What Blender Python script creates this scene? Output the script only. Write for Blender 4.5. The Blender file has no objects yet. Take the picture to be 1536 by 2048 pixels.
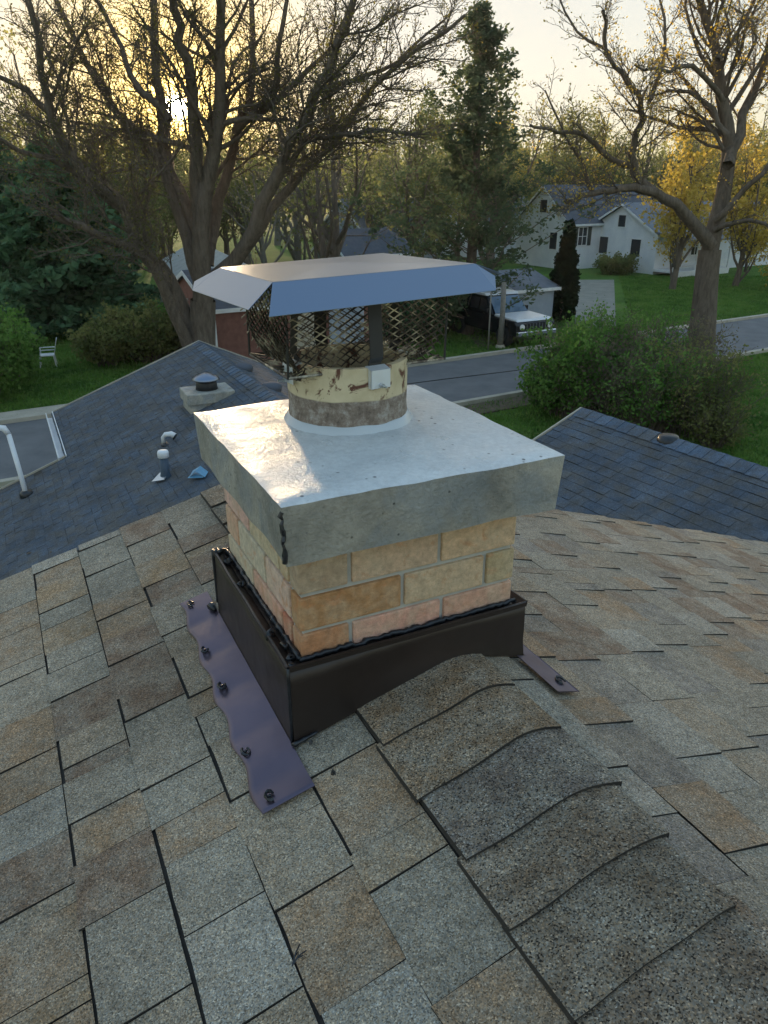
import bpy, math, random
import numpy as np
from mathutils import Vector, Matrix, noise
random.seed(7); RNG=np.random.default_rng(7)
scene=bpy.context.scene
COL=scene.collection
# ------------------------------------------------------------------ camera, light, exposure
F=1500.0; PITCH=math.atan((1024-357)/F); CZ=6.4
cam_d=bpy.data.cameras.new('camera'); cam=bpy.data.objects.new('camera',cam_d); COL.objects.link(cam)
cam_d.sensor_fit='VERTICAL'; cam_d.sensor_height=36.0; cam_d.lens=36.0*F/2048.0
cam_d.clip_start=0.05; cam_d.clip_end=3000
cam.location=(0,0,CZ); cam.rotation_euler=(math.pi/2-PITCH,0,0)
scene.camera=cam
SUN_YAW=math.radians(-13.76); SUN_EL=math.radians(4.3)
sdir=Vector((math.sin(SUN_YAW)*math.cos(SUN_EL),math.cos(SUN_YAW)*math.cos(SUN_EL),math.sin(SUN_EL)))
world=bpy.data.worlds.new('World'); scene.world=world; world.use_nodes=True
wn=world.node_tree.nodes; wl=world.node_tree.links; wn.clear()
def wnode(t,**k):
    n=wn.new(t)
    for a,b in k.items(): setattr(n,a,b)
    return n
sky=wnode('ShaderNodeTexSky',sky_type='NISHITA',sun_disc=False)
sky.sun_elevation=SUN_EL; sky.sun_rotation=SUN_YAW; sky.altitude=200
sky.air_density=1.2; sky.dust_density=1.2; sky.ozone_density=1.6
bg=wnode('ShaderNodeBackground'); bg.inputs[1].default_value=0.15
# aureole of the low sun, and the sun's own disc
tc=wnode('ShaderNodeTexCoord')
dot=wnode('ShaderNodeVectorMath',operation='DOT_PRODUCT'); dot.inputs[1].default_value=sdir
wl.new(tc.outputs['Generated'],dot.inputs[0])
def powterm(p,amp,col):
    mx=wnode('ShaderNodeMath',operation='MAXIMUM'); mx.inputs[1].default_value=0; wl.new(dot.outputs['Value'],mx.inputs[0])
    pw=wnode('ShaderNodeMath',operation='POWER'); pw.inputs[1].default_value=p; wl.new(mx.outputs[0],pw.inputs[0])
    ml=wnode('ShaderNodeVectorMath',operation='SCALE'); ml.inputs[0].default_value=[c*amp for c in col]; wl.new(pw.outputs[0],ml.inputs['Scale'])
    return ml.outputs[0]
SKY_TERMS=[(14.0,.5,(1.0,.86,.62))]
acc=wnode('ShaderNodeVectorMath',operation='ADD')
sky_tint=wnode('ShaderNodeVectorMath',operation='MULTIPLY'); sky_tint.inputs[1].default_value=(.92,1.0,1.1)
wl.new(sky.outputs[0],sky_tint.inputs[0]); cur=sky_tint.outputs[0]
for p,a,c in SKY_TERMS:
    ad=wnode('ShaderNodeVectorMath',operation='ADD'); wl.new(cur,ad.inputs[0]); wl.new(powterm(p,a,c),ad.inputs[1]); cur=ad.outputs[0]
# tone curve compresses the sky: radiance saturates towards a milky white
def vop(op,a,b):
    n=wnode('ShaderNodeVectorMath',operation=op)
    for sock,val in ((n.inputs[0],a),(n.inputs[1],b)):
        if isinstance(val,tuple): sock.default_value=val
        else: wl.new(val,sock)
    return n.outputs[0]
MAXL=(.385,.39,.38)
den=vop('ADD',vop('DIVIDE',cur,MAXL),(1,1,1))
cha=vop('DIVIDE',cur,den)
lum=wnode('ShaderNodeVectorMath',operation='DOT_PRODUCT'); lum.inputs[1].default_value=(.25,.60,.15); wl.new(cur,lum.inputs[0])
def mth(op,a,b):
    n=wnode('ShaderNodeMath',operation=op)
    for sock,val in ((n.inputs[0],a),(n.inputs[1],b)):
        if isinstance(val,(int,float)): sock.default_value=val
        else: wl.new(val,sock)
    return n.outputs[0]
kk=mth('ADD',mth('DIVIDE',lum.outputs['Value'],.55),1.0)
lc=wnode('ShaderNodeVectorMath',operation='SCALE'); wl.new(cur,lc.inputs[0]); wl.new(mth('DIVIDE',1.0,kk),lc.inputs['Scale'])
ff=mth('SUBTRACT',1.0,mth('DIVIDE',1.0,kk))
mxw=wnode('ShaderNodeMix',data_type='VECTOR'); wl.new(ff,mxw.inputs[0]); wl.new(lc.outputs[0],mxw.inputs[4]); wl.new(cha,mxw.inputs[5]); cur=mxw.outputs[1]
tn=vop('SUBTRACT',(1,1,1),powterm(110.0,1.0,(.0,.17,.66)))
cur=vop('MULTIPLY',cur,tn)
cur=vop('ADD',cur,powterm(40000.0,160.0,(1.0,.85,.5)))
cur=vop('ADD',cur,powterm(3000.0,4.5,(1.0,.62,.14)))
cur=vop('ADD',cur,powterm(160.0,1.1,(1.0,.62,.16)))
wl.new(cur,bg.inputs[0])
wo=wnode('ShaderNodeOutputWorld'); wl.new(bg.outputs[0],wo.inputs[0])
sun_d=bpy.data.lights.new('sun','SUN'); sun_d.energy=0.85; sun_d.angle=math.radians(4.0); sun_d.color=(1.0,.72,.42)
sun=bpy.data.objects.new('sun',sun_d); COL.objects.link(sun); sun.location=(0,0,30)
sun.rotation_euler=(-sdir).to_track_quat('-Z','Y').to_euler()
vs=scene.view_settings; vs.view_transform='Standard'; vs.look='None'; vs.gamma=1; vs.use_curve_mapping=False
vs.exposure=3.95
scene.render.engine='CYCLES'
scene.cycles.max_bounces=6; scene.cycles.transparent_max_bounces=8
scene.cycles.volume_bounces=0
# ------------------------------------------------------------------ geometry helpers
def ray(x,y):
    a,b=(x-768)/F,(1024-y)/F; c,s=math.cos(PITCH),math.sin(PITCH)
    return Vector((a,c+s*b,-s+c*b))
CAMP=Vector((0,0,CZ))
def on_z(x,y,z): r=ray(x,y); return CAMP+r*((z-CZ)/r.z)
def on_y(x,y,Y): r=ray(x,y); return CAMP+r*(Y/r.y)
def on_plane(x,y,p,n): r=ray(x,y); return CAMP+r*((p-CAMP).dot(n)/r.dot(n))
class MB:
    def __init__(s): s.v=[];s.f=[];s.mi=[];s.n=0
    def add(s,vs,fs,mi=0):
        b=len(s.v); s.v.extend(vs); s.f.extend([tuple(i+b for i in f) for f in fs]); s.mi.extend([mi]*len(fs))
    def box(s,x0,x1,y0,y1,z0,z1,mi=0,M=None):
        vs=[(x0,y0,z0),(x1,y0,z0),(x1,y1,z0),(x0,y1,z0),(x0,y0,z1),(x1,y0,z1),(x1,y1,z1),(x0,y1,z1)]
        if M is not None: vs=[tuple(M@Vector(q)) for q in vs]
        s.add(vs,[(3,2,1,0),(4,5,6,7),(0,1,5,4),(1,2,6,5),(2,3,7,6),(3,0,4,7)],mi)
    def quad(s,*q,mi=0): s.add([tuple(p) for p in q],[tuple(range(len(q)))],mi)
    def slab(s,poly,thick,n=None,mi=0):
        """polygon with a real thickness below it"""
        P=[Vector(p) for p in poly]
        if n is None: n=(P[1]-P[0]).cross(P[2]-P[0]).normalized()
        k=len(P); Q=[p-n*thick for p in P]
        s.add([tuple(p) for p in P+Q],[tuple(range(k)),tuple(range(2*k-1,k-1,-1))]+[(i,i+k,(i+1)%k+k,(i+1)%k) for i in range(k)],mi)
    def tube(s,pts,rad,k=6,mi=0,cap=True):
        pts=[Vector(p) for p in pts]; n=len(pts)
        if not hasattr(rad,'__len__'): rad=[rad]*n
        b=len(s.v); prev=None
        for i,p in enumerate(pts):
            t=(pts[min(i+1,n-1)]-pts[max(i-1,0)])
            if t.length<1e-9: t=Vector((0,0,1))
            t.normalize()
            if prev is None: a=t.orthogonal().normalized()
            else:
                a=prev-t*prev.dot(t)
                a=a.normalized() if a.length>1e-6 else t.orthogonal().normalized()
            prev=a; c=t.cross(a)
            for j in range(k):
                w=2*math.pi*j/k; q=p+(a*math.cos(w)+c*math.sin(w))*rad[i]; s.v.append((q.x,q.y,q.z))
        for i in range(n-1):
            for j in range(k):
                s.f.append((b+i*k+j,b+i*k+(j+1)%k,b+(i+1)*k+(j+1)%k,b+(i+1)*k+j)); s.mi.append(mi)
        if cap:
            s.f.append(tuple(b+j for j in reversed(range(k)))); s.mi.append(mi)
            s.f.append(tuple(b+(n-1)*k+j for j in range(k))); s.mi.append(mi)
    def lathe(s,prof,k=24,c=(0,0,0),mi=0,close=False):
        b=len(s.v)
        for r,z in prof:
            for j in range(k):
                w=2*math.pi*j/k; s.v.append((c[0]+r*math.cos(w),c[1]+r*math.sin(w),c[2]+z))
        m=len(prof)
        for i in range(m-1 if not close else m):
            i2=(i+1)%m
            for j in range(k):
                s.f.append((b+i*k+j,b+i*k+(j+1)%k,b+i2*k+(j+1)%k,b+i2*k+j)); s.mi.append(mi)
        if not close:
            s.f.append(tuple(b+j for j in reversed(range(k)))); s.mi.append(mi)
            s.f.append(tuple(b+(m-1)*k+j for j in range(k))); s.mi.append(mi)
    def mesh(s,name,mats,smooth=False):
        me=bpy.data.meshes.new(name); me.from_pydata(s.v,[],s.f)
        if not isinstance(mats,(list,tuple)): mats=[mats]
        for m in mats: me.materials.append(m)
        if len(mats)>1: me.polygons.foreach_set('material_index',s.mi)
        if smooth: me.polygons.foreach_set('use_smooth',[True]*len(me.polygons))
        me.update(); return me
def obj(name,me,parent=None,loc=(0,0,0),rot=None,scale=None,color=None):
    o=bpy.data.objects.new(name,me); COL.objects.link(o); o.location=loc
    if rot is not None: o.rotation_euler=rot
    if scale is not None: o.scale=scale
    if parent is not None: o.parent=parent
    if color is not None: o.color=(*color,1)
    return o
def part(name,mb,mats,parent,smooth=False,**k): return obj(name,mb.mesh(name,mats,smooth),parent,**k)
def tag(o,label,cat,group=None):
    o['label']=label; o['category']=cat
    if group: o['group']=group
    return o
def thing(name,loc,label,cat,group=None,rz=0):
    o=bpy.data.objects.new(name,None); COL.objects.link(o); o.location=loc; o.rotation_euler=(0,0,rz); o.empty_display_size=.3
    return tag(o,label,cat,group)
def struct(o,kind='structure'): o['kind']=kind; return o
def copy_tree(o,parent=None):
    c=o.copy(); COL.objects.link(c); c.parent=parent
    for ch in list(o.children): copy_tree(ch,c)
    return c
def bev(o,w,seg=2):
    m=o.modifiers.new('b','BEVEL'); m.width=w; m.segments=seg; m.limit_method='ANGLE'; m.angle_limit=math.radians(35); return o
# ------------------------------------------------------------------ materials
def mat(name,base=(.5,.5,.5),rough=.8,metal=0.0,spec=None):
    m=bpy.data.materials.new(name); m.use_nodes=True; nt=m.node_tree; p=nt.nodes['Principled BSDF']
    p.inputs['Base Color'].default_value=(*base,1); p.inputs['Roughness'].default_value=rough; p.inputs['Metallic'].default_value=metal
    if spec is not None: p.inputs['Specular IOR Level'].default_value=spec
    return m
class NT:
    """small node-graph writer"""
    def __init__(s,m): s.m=m; s.nt=m.node_tree; s.p=s.nt.nodes['Principled BSDF']
    def n(s,t,**k):
        o=s.nt.nodes.new(t)
        for a,b in k.items(): setattr(o,a,b)
        return o
    def l(s,a,b): s.nt.links.new(a,b)
    def pos(s): return s.n('ShaderNodeNewGeometry').outputs['Position']
    def objc(s): return s.n('ShaderNodeTexCoord').outputs['Object']
    def noise(s,vec,scale,detail=4,rough=.55,dist=0):
        o=s.n('ShaderNodeTexNoise'); o.inputs['Scale'].default_value=scale; o.inputs['Detail'].default_value=detail; o.inputs['Roughness'].default_value=rough; o.inputs['Distortion'].default_value=dist
        s.l(vec,o.inputs['Vector']); return o.outputs['Fac']
    def vor(s,vec,scale,feature='F1'):
        o=s.n('ShaderNodeTexVoronoi',feature=feature); o.inputs['Scale'].default_value=scale; s.l(vec,o.inputs['Vector']); return o
    def ramp(s,fac,stops,interp='LINEAR'):
        o=s.n('ShaderNodeValToRGB'); o.color_ramp.interpolation=interp; e=o.color_ramp.elements
        while len(e)>1: e.remove(e[-1])
        e[0].position=stops[0][0]; e[0].color=(*stops[0][1],1)
        for p_,c in stops[1:]:
            x=e.new(p_); x.color=(*c,1)
        s.l(fac,o.inputs[0]); return o.outputs[0]
    def mix(s,fac,a,b,mode='MIX'):
        o=s.n('ShaderNodeMix',data_type='RGBA',blend_type=mode)
        for sock,val in ((o.inputs[0],fac),(o.inputs[6],a),(o.inputs[7],b)):
            if isinstance(val,(int,float)): sock.default_value=val
            elif isinstance(val,(tuple,list)): sock.default_value=(*val,1) if len(val)==3 else val
            else: s.l(val,sock)
        return o.outputs[2]
    def math(s,op,a,b=0.0,clamp=False):
        o=s.n('ShaderNodeMath',operation=op,use_clamp=clamp)
        for sock,val in ((o.inputs[0],a),(o.inputs[1],b)):
            if isinstance(val,(int,float)): sock.default_value=val
            else: s.l(val,sock)
        return o.outputs[0]
    def bump(s,h,strength=.5,dist=.01):
        o=s.n('ShaderNodeBump'); o.inputs['Strength'].default_value=strength; o.inputs['Distance'].default_value=dist
        s.l(h,o.inputs['Height']); s.l(o.outputs[0],s.p.inputs['Normal'])
    def base(s,c): s.l(c,s.p.inputs['Base Color'])
def g3(v): return (v,v,v)
def m_granule(name,scale=420,source='object',contrast=1.0,gain=1.0,rough=.92,patchscale=9.0):
    """asphalt shingle: mineral granules over a blended tab colour"""
    m=mat(name,rough=rough,spec=.25); t=NT(m); P=t.pos()
    if source=='object': c=t.n('ShaderNodeObjectInfo').outputs['Color']; rnd=t.n('ShaderNodeObjectInfo').outputs['Random']
    else: c=t.n('ShaderNodeAttribute',attribute_name='tint').outputs['Color']; rnd=None
    blend=t.noise(P,patchscale*1.6,4,.65)
    c2=t.mix(t.ramp(blend,[(.38,g3(0)),(.62,g3(1))]),c,t.mix(.65,c,(.33*gain,.29*gain,.225*gain)))
    blot=t.ramp(t.noise(P,2.3,4,.6),[(.3,g3(.74)),(.7,g3(1.16))])
    c2=t.mix(1.0,c2,blot,'MULTIPLY')
    c2=t.mix(1.0,c2,t.ramp(t.noise(P,28,6,.75,.5),[(.28,g3(.66)),(.5,g3(.95)),(.72,g3(1.16))]),'MULTIPLY')
    v=t.vor(P,scale); sep=t.n('ShaderNodeSeparateColor'); t.l(v.outputs['Color'],sep.inputs[0])
    lo=max(.06,1-.62*contrast); hi=1+.85*contrast
    speck=t.ramp(sep.outputs[0],[(0,g3(lo)),(.35,g3(.82)),(.7,g3(1.02)),(.93,g3(1.3)),(1,g3(hi))])
    c2=t.mix(1.0,c2,speck,'MULTIPLY')
    hue=t.ramp(sep.outputs[1],[(0,(1.12,1,.84)),(.5,(1,1,1)),(1,(.86,.98,1.12))])
    c2=t.mix(.8*contrast,c2,t.mix(1.0,c2,hue,'MULTIPLY'))
    t.base(c2)
    t.bump(t.math('SUBTRACT',1.0,v.outputs['Distance']),.55,.0012)
    return m
M={}
M['shingle']=m_granule('shingle_granules',470,contrast=1.05)
M['cap']=m_granule('ridge_cap_granules',430,contrast=1.5)
M['shingle_far']=m_granule('weathered_shingle_mass',430,source='attr')
M['slate']=m_granule('blue_grey_shingle',260,contrast=.55,patchscale=3,gain=.34)
M['slate_far']=m_granule('blue_grey_shingle_mass',260,source='attr',contrast=.55,patchscale=3,gain=.34)
def m_noise(name,c1,c2,scale=6,rough=.85,bump=0,bscale=40,bd=.004,metal=0,detail=5,spec=None):
    m=mat(name,rough=rough,metal=metal,spec=spec); t=NT(m); P=t.objc()
    t.base(t.ramp(t.noise(P,scale,detail,.6),[(.3,c1),(.7,c2)]))
    if bump: t.bump(t.noise(P,bscale,4,.6),bump,bd)
    return m
M['felt']=m_noise('black_underlay',(.018,.016,.014),(.045,.040,.034),20,.95)
M['mortar']=m_noise('mortar',(.36,.37,.345),(.48,.48,.44),25,.9,.5,120,.002)
def m_brick():
    m=mat('buff_brick',rough=.85,spec=.3); t=NT(m); P=t.pos(); oi=t.n('ShaderNodeObjectInfo')
    c=oi.outputs['Color']
    n1=t.ramp(t.noise(P,11,4,.6,.6),[(.42,g3(0)),(.66,g3(1))])
    a=t.mix(n1,c,t.mix(.5,c,(.66,.55,.39)))
    n2=t.ramp(t.noise(P,23,5,.65,1.0),[(.55,g3(0)),(.72,g3(1))])
    a=t.mix(t.math('MULTIPLY',n2,.65),a,(.60,.26,.11))
    wash=t.ramp(t.noise(P,60,5,.7),[(.3,g3(.70)),(.75,g3(1.2))])
    a=t.mix(1.0,a,wash,'MULTIPLY')
    sp=t.ramp(t.vor(P,260).outputs['Distance'],[(.05,g3(.45)),(.22,g3(1))])
    a=t.mix(.7,a,t.mix(1.0,a,sp,'MULTIPLY'))
    t.base(a); h=t.math('ADD',t.noise(P,180,5,.7),t.math('MULTIPLY',t.noise(P,35,3,.5),1.2)); t.bump(h,.85,.0045); return m
M['brick']=m_brick()
def m_concrete(name,c1,c2,rough=.75,pits=True,gloss=False,side=False):
    m=mat(name,rough=rough,spec=.5); t=NT(m); P=t.pos()
    a=t.ramp(t.noise(P,7,6,.65,.4),[(.28,c1),(.72,c2)])
    a=t.mix(1.0,a,t.ramp(t.noise(P,70,5,.7),[(.25,g3(.82)),(.75,g3(1.12))]),'MULTIPLY')
    if pits:
        if side:
            a=t.mix(t.math('MULTIPLY',t.ramp(t.noise(P,5,3,.6,.8),[(.5,g3(0)),(.62,g3(1))]),.45),a,(.22,.27,.31))
            a=t.mix(t.math('MULTIPLY',t.ramp(t.noise(P,26,6,.75,1.5),[(.52,g3(0)),(.7,g3(1))]),.5),a,(.13,.14,.12))
        v=t.vor(P,46 if side else 34); pit=t.ramp(v.outputs['Distance'],[(.08,g3(.18)),(.15,g3(1))])
        sel=t.ramp(t.noise(P,9,2,.5),[(.5,g3(0)),(.6,g3(1))])
        a=t.mix(sel,a,t.mix(1.0,a,pit,'MULTIPLY'))
    t.base(a)
    h=t.math('ADD',t.math('MULTIPLY',t.noise(P,18,4,.6),2.0),t.noise(P,120,5,.7)); t.bump(h,.8 if not gloss else .6,.006 if not gloss else .004)
    if gloss:
        r=t.ramp(t.noise(P,12,4,.6),[(.3,g3(.24)),(.7,g3(.48))]); t.l(r,t.p.inputs['Roughness'])
    return m
M['crown_side']=m_concrete('weathered_concrete',(.19,.19,.17),(.48,.455,.385),side=True)
M['crown_top']=m_concrete('sealed_concrete',(.52,.55,.56),(.70,.72,.71),.3,True,True)
M['sealant']=mat('clear_grey_sealant',(.50,.55,.58),.25)
def m_flue():
    m=mat('clay_flue',rough=.7); t=NT(m); P=t.objc(); sx=t.n('ShaderNodeSeparateXYZ'); t.l(P,sx.inputs[0])
    cream=t.ramp(t.noise(P,14,4,.6),[(.3,(.52,.43,.26)),(.7,(.70,.60,.40))])
    rn=t.noise(P,13,5,.65,1.2)
    rust=t.ramp(t.math('ADD',rn,t.math('MULTIPLY',sx.outputs[2],.9)),[(.645,g3(0)),(.70,g3(1))])
    cream=t.mix(rust,cream,(.12,.045,.025))
    rough_=t.ramp(t.noise(P,42,7,.8,.1),[(.33,(.10,.075,.06)),(.5,(.24,.19,.15)),(.62,(.38,.35,.31))])
    edge=t.math('ADD',sx.outputs[2],t.math('MULTIPLY',t.noise(P,9,3,.5),.012))
    k=t.ramp(t.math('MULTIPLY',edge,5.0),[(.405,g3(0)),(.42,g3(1))])
    t.base(t.mix(k,rough_,cream)); t.bump(t.noise(P,90,5,.7),.6,.003); return m
M['flue']=m_flue()
def m_metal(name,base,rough,metal=1.0,streak=True):
    m=mat(name,base,rough,metal); t=NT(m); P=t.objc()
    t.base(t.ramp(t.noise(P,5,5,.65),[(.3,tuple(c*.86 for c in base)),(.7,tuple(min(1,c*1.08) for c in base))]))
    t.l(t.ramp(t.noise(P,16,4,.6),[(.3,g3(max(.02,rough-.06))),(.7,g3(rough+.08))]),t.p.inputs['Roughness'])
    return m
M['lid']=mat('galvalume_lid',(.20,.24,.31),.30,1.0)
M['steel']=m_metal('galvanised_steel',(.55,.57,.58),.38,1.0)
M['tab']=m_metal('bright_clamp_steel',(.75,.78,.80),.5,.5)
M['leg_dark']=m_metal('dark_strap',(.05,.05,.05),.55,.6)  # near black strap metal
def m_mesh():
    m=mat('weathered_expanded_metal',rough=.45,metal=.8); t=NT(m); P=t.objc()
    t.base(t.ramp(t.noise(P,22,4,.6),[(.35,(.03,.027,.024)),(.52,(.12,.10,.08)),(.66,(.60,.55,.42))])); return m  # dark weathered metal, cream highlights put into the noise colour
M['mesh']=m_mesh()
def m_flash(name,c1,c2,rough,metal=.35):
    m=mat(name,rough=rough,metal=metal,spec=.5); t=NT(m); P=t.pos()
    t.base(t.ramp(t.noise(P,4,4,.55),[(.3,c1),(.7,c2)]))
    t.bump(t.noise(P,10,2,.5),.35,.012); return m
M['flash']=m_flash('dark_brown_flashing',(.020,.014,.012),(.032,.023,.020),.38,.1)
M['flash_skirt']=m_flash('brown_flashing_sky_tint',(.085,.070,.098),(.12,.10,.138),.33,.7)  # lavender sky reflection on the brown metal is put into the base colour
M['rubber']=m_noise('black_sealant',(.006,.007,.009),(.02,.024,.03),60,.35,.5,90,.003)
M['white']=m_noise('white_paint',(.62,.64,.66),(.76,.77,.78),3,.5)
M['white_siding']=m_noise('white_siding_paint',(.60,.63,.68),(.74,.76,.79),1.2,.55)
M['dark_glass']=mat('window_glass',(.02,.025,.03),.08)
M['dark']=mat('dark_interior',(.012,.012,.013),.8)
M['shutter']=m_noise('dark_shutter',(.02,.03,.025),(.04,.05,.045),5,.6)
M['grey_roof']=m_noise('grey_far_roof',(.10,.12,.15),(.16,.18,.21),4,.85)
M['pale_roof']=m_noise('pale_weathered_roof',(.24,.25,.23),(.34,.35,.32),3,.85)
M['slate_roof']=m_noise('dark_slate_roof',(.045,.055,.075),(.08,.09,.11),3,.85)
M['redwall']=m_noise('red_brown_wall',(.16,.07,.055),(.24,.11,.085),5,.85)
M['greywall']=m_noise('grey_green_wall',(.16,.18,.16),(.24,.25,.22),3,.85)
M['bluewall']=m_noise('blue_grey_siding',(.26,.31,.38),(.33,.38,.45),2,.6)
M['wood']=m_noise('weathered_wood',(.16,.15,.13),(.26,.24,.21),9,.85,.4,40,.004)
M['asphalt']=m_noise('road_asphalt',(.10,.105,.112),(.16,.163,.168),1.1,.85,.3,60,.004)
M['kerb']=m_noise('kerb_concrete',(.34,.31,.25),(.46,.42,.34),2,.85,.3,40,.004)
M['tar']=mat('tar_seam',(.02,.02,.022),.5)
M['soil']=m_noise('brown_leaf_litter',(.06,.045,.03),(.12,.09,.06),3,.95,.6,20,.02)
def m_lawn():
    m=mat('lawn_grass',rough=.95,spec=.1); t=NT(m); P=t.objc()
    a=t.ramp(t.noise(P,.22,6,.65),[(.3,(.05,.105,.020)),(.55,(.10,.19,.035)),(.75,(.17,.19,.06))])
    a=t.mix(1.0,a,t.ramp(t.noise(P,9,5,.75),[(.25,g3(.5)),(.75,g3(1.4))]),'MULTIPLY')
    t.base(a); t.bump(t.noise(P,14,5,.8),.9,.08); return m
M['lawn']=m_lawn()
def m_bark(name,c1,c2):
    m=mat(name,rough=.95,spec=.1); t=NT(m); P=t.objc()
    mp=t.n('ShaderNodeMapping'); mp.inputs['Scale'].default_value=(1,1,.25); t.l(P,mp.inputs[0])
    t.base(t.ramp(t.noise(mp.outputs[0],9,5,.7),[(.3,c1),(.7,c2)])); t.bump(t.noise(mp.outputs[0],16,5,.7),.8,.05); return m
M['bark']=m_bark('grey_brown_bark',(.085,.068,.052),(.19,.155,.125))
M['bark_pale']=m_bark('pale_bark',(.13,.12,.10),(.22,.20,.17))
def m_leaf(name,cols,trans=.45,vary=1.0,scale=1.2):
    m=bpy.data.materials.new(name); m.use_nodes=True; nt=m.node_tree; t=NT(m); nt.nodes.remove(nt.nodes['Principled BSDF'])
    P=t.pos(); n=len(cols)
    v=t.vor(P,2.2); sep=t.n('ShaderNodeSeparateColor'); t.l(v.outputs['Color'],sep.inputs[0])
    f=t.math('ADD',t.math('MULTIPLY',t.noise(P,scale,4,.7),.75),t.math('MULTIPLY',sep.outputs[0],.25))
    c=t.ramp(f,[(.3+.4*i/(n-1),cols[i]) for i in range(n)])
    d=t.n('ShaderNodeBsdfDiffuse'); tr=t.n('ShaderNodeBsdfTranslucent'); mx=t.n('ShaderNodeMixShader'); mx.inputs[0].default_value=trans
    t.l(c,d.inputs[0]); t.l(c,tr.inputs[0]); t.l(d.outputs[0],mx.inputs[1]); t.l(tr.outputs[0],mx.inputs[2])
    t.l(mx.outputs[0],nt.nodes['Material Output'].inputs[0]); return m
M['spruce']=m_leaf('spruce_needles',[(.05,.10,.05),(.10,.18,.09),(.16,.25,.13)],.4)
M['pine']=m_leaf('pine_needles',[(.06,.085,.05),(.095,.13,.07),(.14,.175,.095)],.4)
M['thuja']=m_leaf('arborvitae_foliage',[(.008,.018,.008),(.02,.035,.014)],.15)
M['gold']=m_leaf('golden_spring_leaves',[(.30,.22,.04),(.50,.37,.07),(.62,.50,.14)],.55)
M['bud']=m_leaf('yellow_green_buds',[(.07,.08,.025),(.14,.14,.04),(.24,.21,.06)],.5,scale=.3)
M['olive']=m_leaf('olive_spring_leaves',[(.10,.135,.05),(.18,.20,.07),(.28,.265,.10)],.55,scale=.3)
M['green']=m_leaf('fresh_green_leaves',[(.06,.13,.03),(.13,.25,.055),(.21,.34,.09)],.5)
M['twiggy']=m_leaf('reddish_budding_leaves',[(.12,.10,.07),(.19,.16,.11),(.22,.22,.11)],.5)
M['grassblade']=m_leaf('grass_blades',[(.06,.13,.03),(.12,.23,.045),(.18,.27,.07)],.4,scale=.4)
# ------------------------------------------------------------------ own roof frame
S=0.94; YAW=math.radians(-26.3)
UV_=Vector((math.cos(YAW),-math.sin(YAW),0)); VV_=Vector((math.sin(YAW),math.cos(YAW),0))
A0=Vector((-.445,2.664,-1.0))*S+Vector((0,0,CZ))       # far end of the ridge
PL,PR=.268,.322
ROT=-YAW
def loc(u,v,z):  # units -> metres in the house frame (origin below A0 on the ground)
    return (u*S,v*S,(z+1)*S+A0.z)
def zroof(u): return -1-PL*abs(u) if u<0 else -1-PR*u
def to_uv(p):
    d=(p-A0)/S; return d.dot(UV_),d.dot(VV_),d.z-1
def srgb(r,g,b):
    f=lambda c:(c/255/12.92 if c/255<=.04045 else ((c/255+.055)/1.055)**2.4)
    return (f(r),f(g),f(b))
house=thing('house',(A0.x,A0.y,0),'house under the brown and grey shingle roof that carries the big brick chimney','house',rz=ROT)
UL,UR,VF=-4.3,4.3,-7.5
# walls below the roof
w=MB(); t_=.15
w.box(UL*S+.3,UR*S-.3,VF*S+.3,-.25,0,loc(0,0,zroof(UL)-.1)[2]-.02)
gz=lambda u:loc(u,0,zroof(u))[2]-.10
for vy in (-.25,VF*S+.32):
    w.add([(UL*S+.35,vy-.01,2.0),(UR*S-.35,vy-.01,2.0),(UR*S-.35,vy-.01,gz(UR)),(0,vy-.01,gz(0)),(UL*S+.35,vy-.01,gz(UL))],[(0,1,2,3,4)])
part('wall',w,M['white_siding'],house)
# roof deck
roof=MB(); th=.035
for (ua,ub) in ((UL,0),(0,UR)):
    P=[loc(ua,VF,zroof(ua)-.004),loc(ub,VF,zroof(ub)-.004),loc(ub,0,zroof(ub)-.004),loc(ua,0,zroof(ua)-.004)]
    roof.add([tuple(p) for p in P]+[(p[0],p[1],p[2]-th) for p in P],[(0,1,2,3),(7,6,5,4),(0,4,5,1),(1,5,6,2),(2,6,7,3),(3,7,4,0)])
roof_o=part('roof',roof,M['felt'],house)
# ---- shingles
def tab_mesh(name,m,jit=0.0,seed=0):
    """unit tab: x across, y from the hidden upper edge (0) to the butt (1), z thickness"""
    r=random.Random(seed); b=MB()
    def e(s): return (r.random()-.5)*s
    n=5; top=[];
    xs=[i/(n-1) for i in range(n)]
    # butt edge slightly uneven
    low=[(x if 0<x<1 else x, 1+e(jit), 1.0) for x in xs]; up=[(x,0,.22) for x in xs]
    vs=[]; 
    for x,y,z in up+low: vs.append((x,y,z))
    for x,y,z in low: vs.append((x,y+.006,0.0))
    fs=[(i,i+1,n+i+1,n+i)[::-1] for i in range(n-1)]+[(n+i,n+i+1,2*n+i+1,2*n+i)[::-1] for i in range(n-1)]
    k=len(vs); vs+=[(0,0,-.2),(1,0,-.2)]
    fs+=[(0,n,2*n,k),(n-1,k+1,3*n-1,2*n-1)]
    b.add(vs,fs[:n-1]); b.add([],[]) ; b.f.extend(fs[n-1:]); b.mi.extend([1]*(len(fs)-n+1)); return b.mesh(name,[m,M['felt']])
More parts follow.
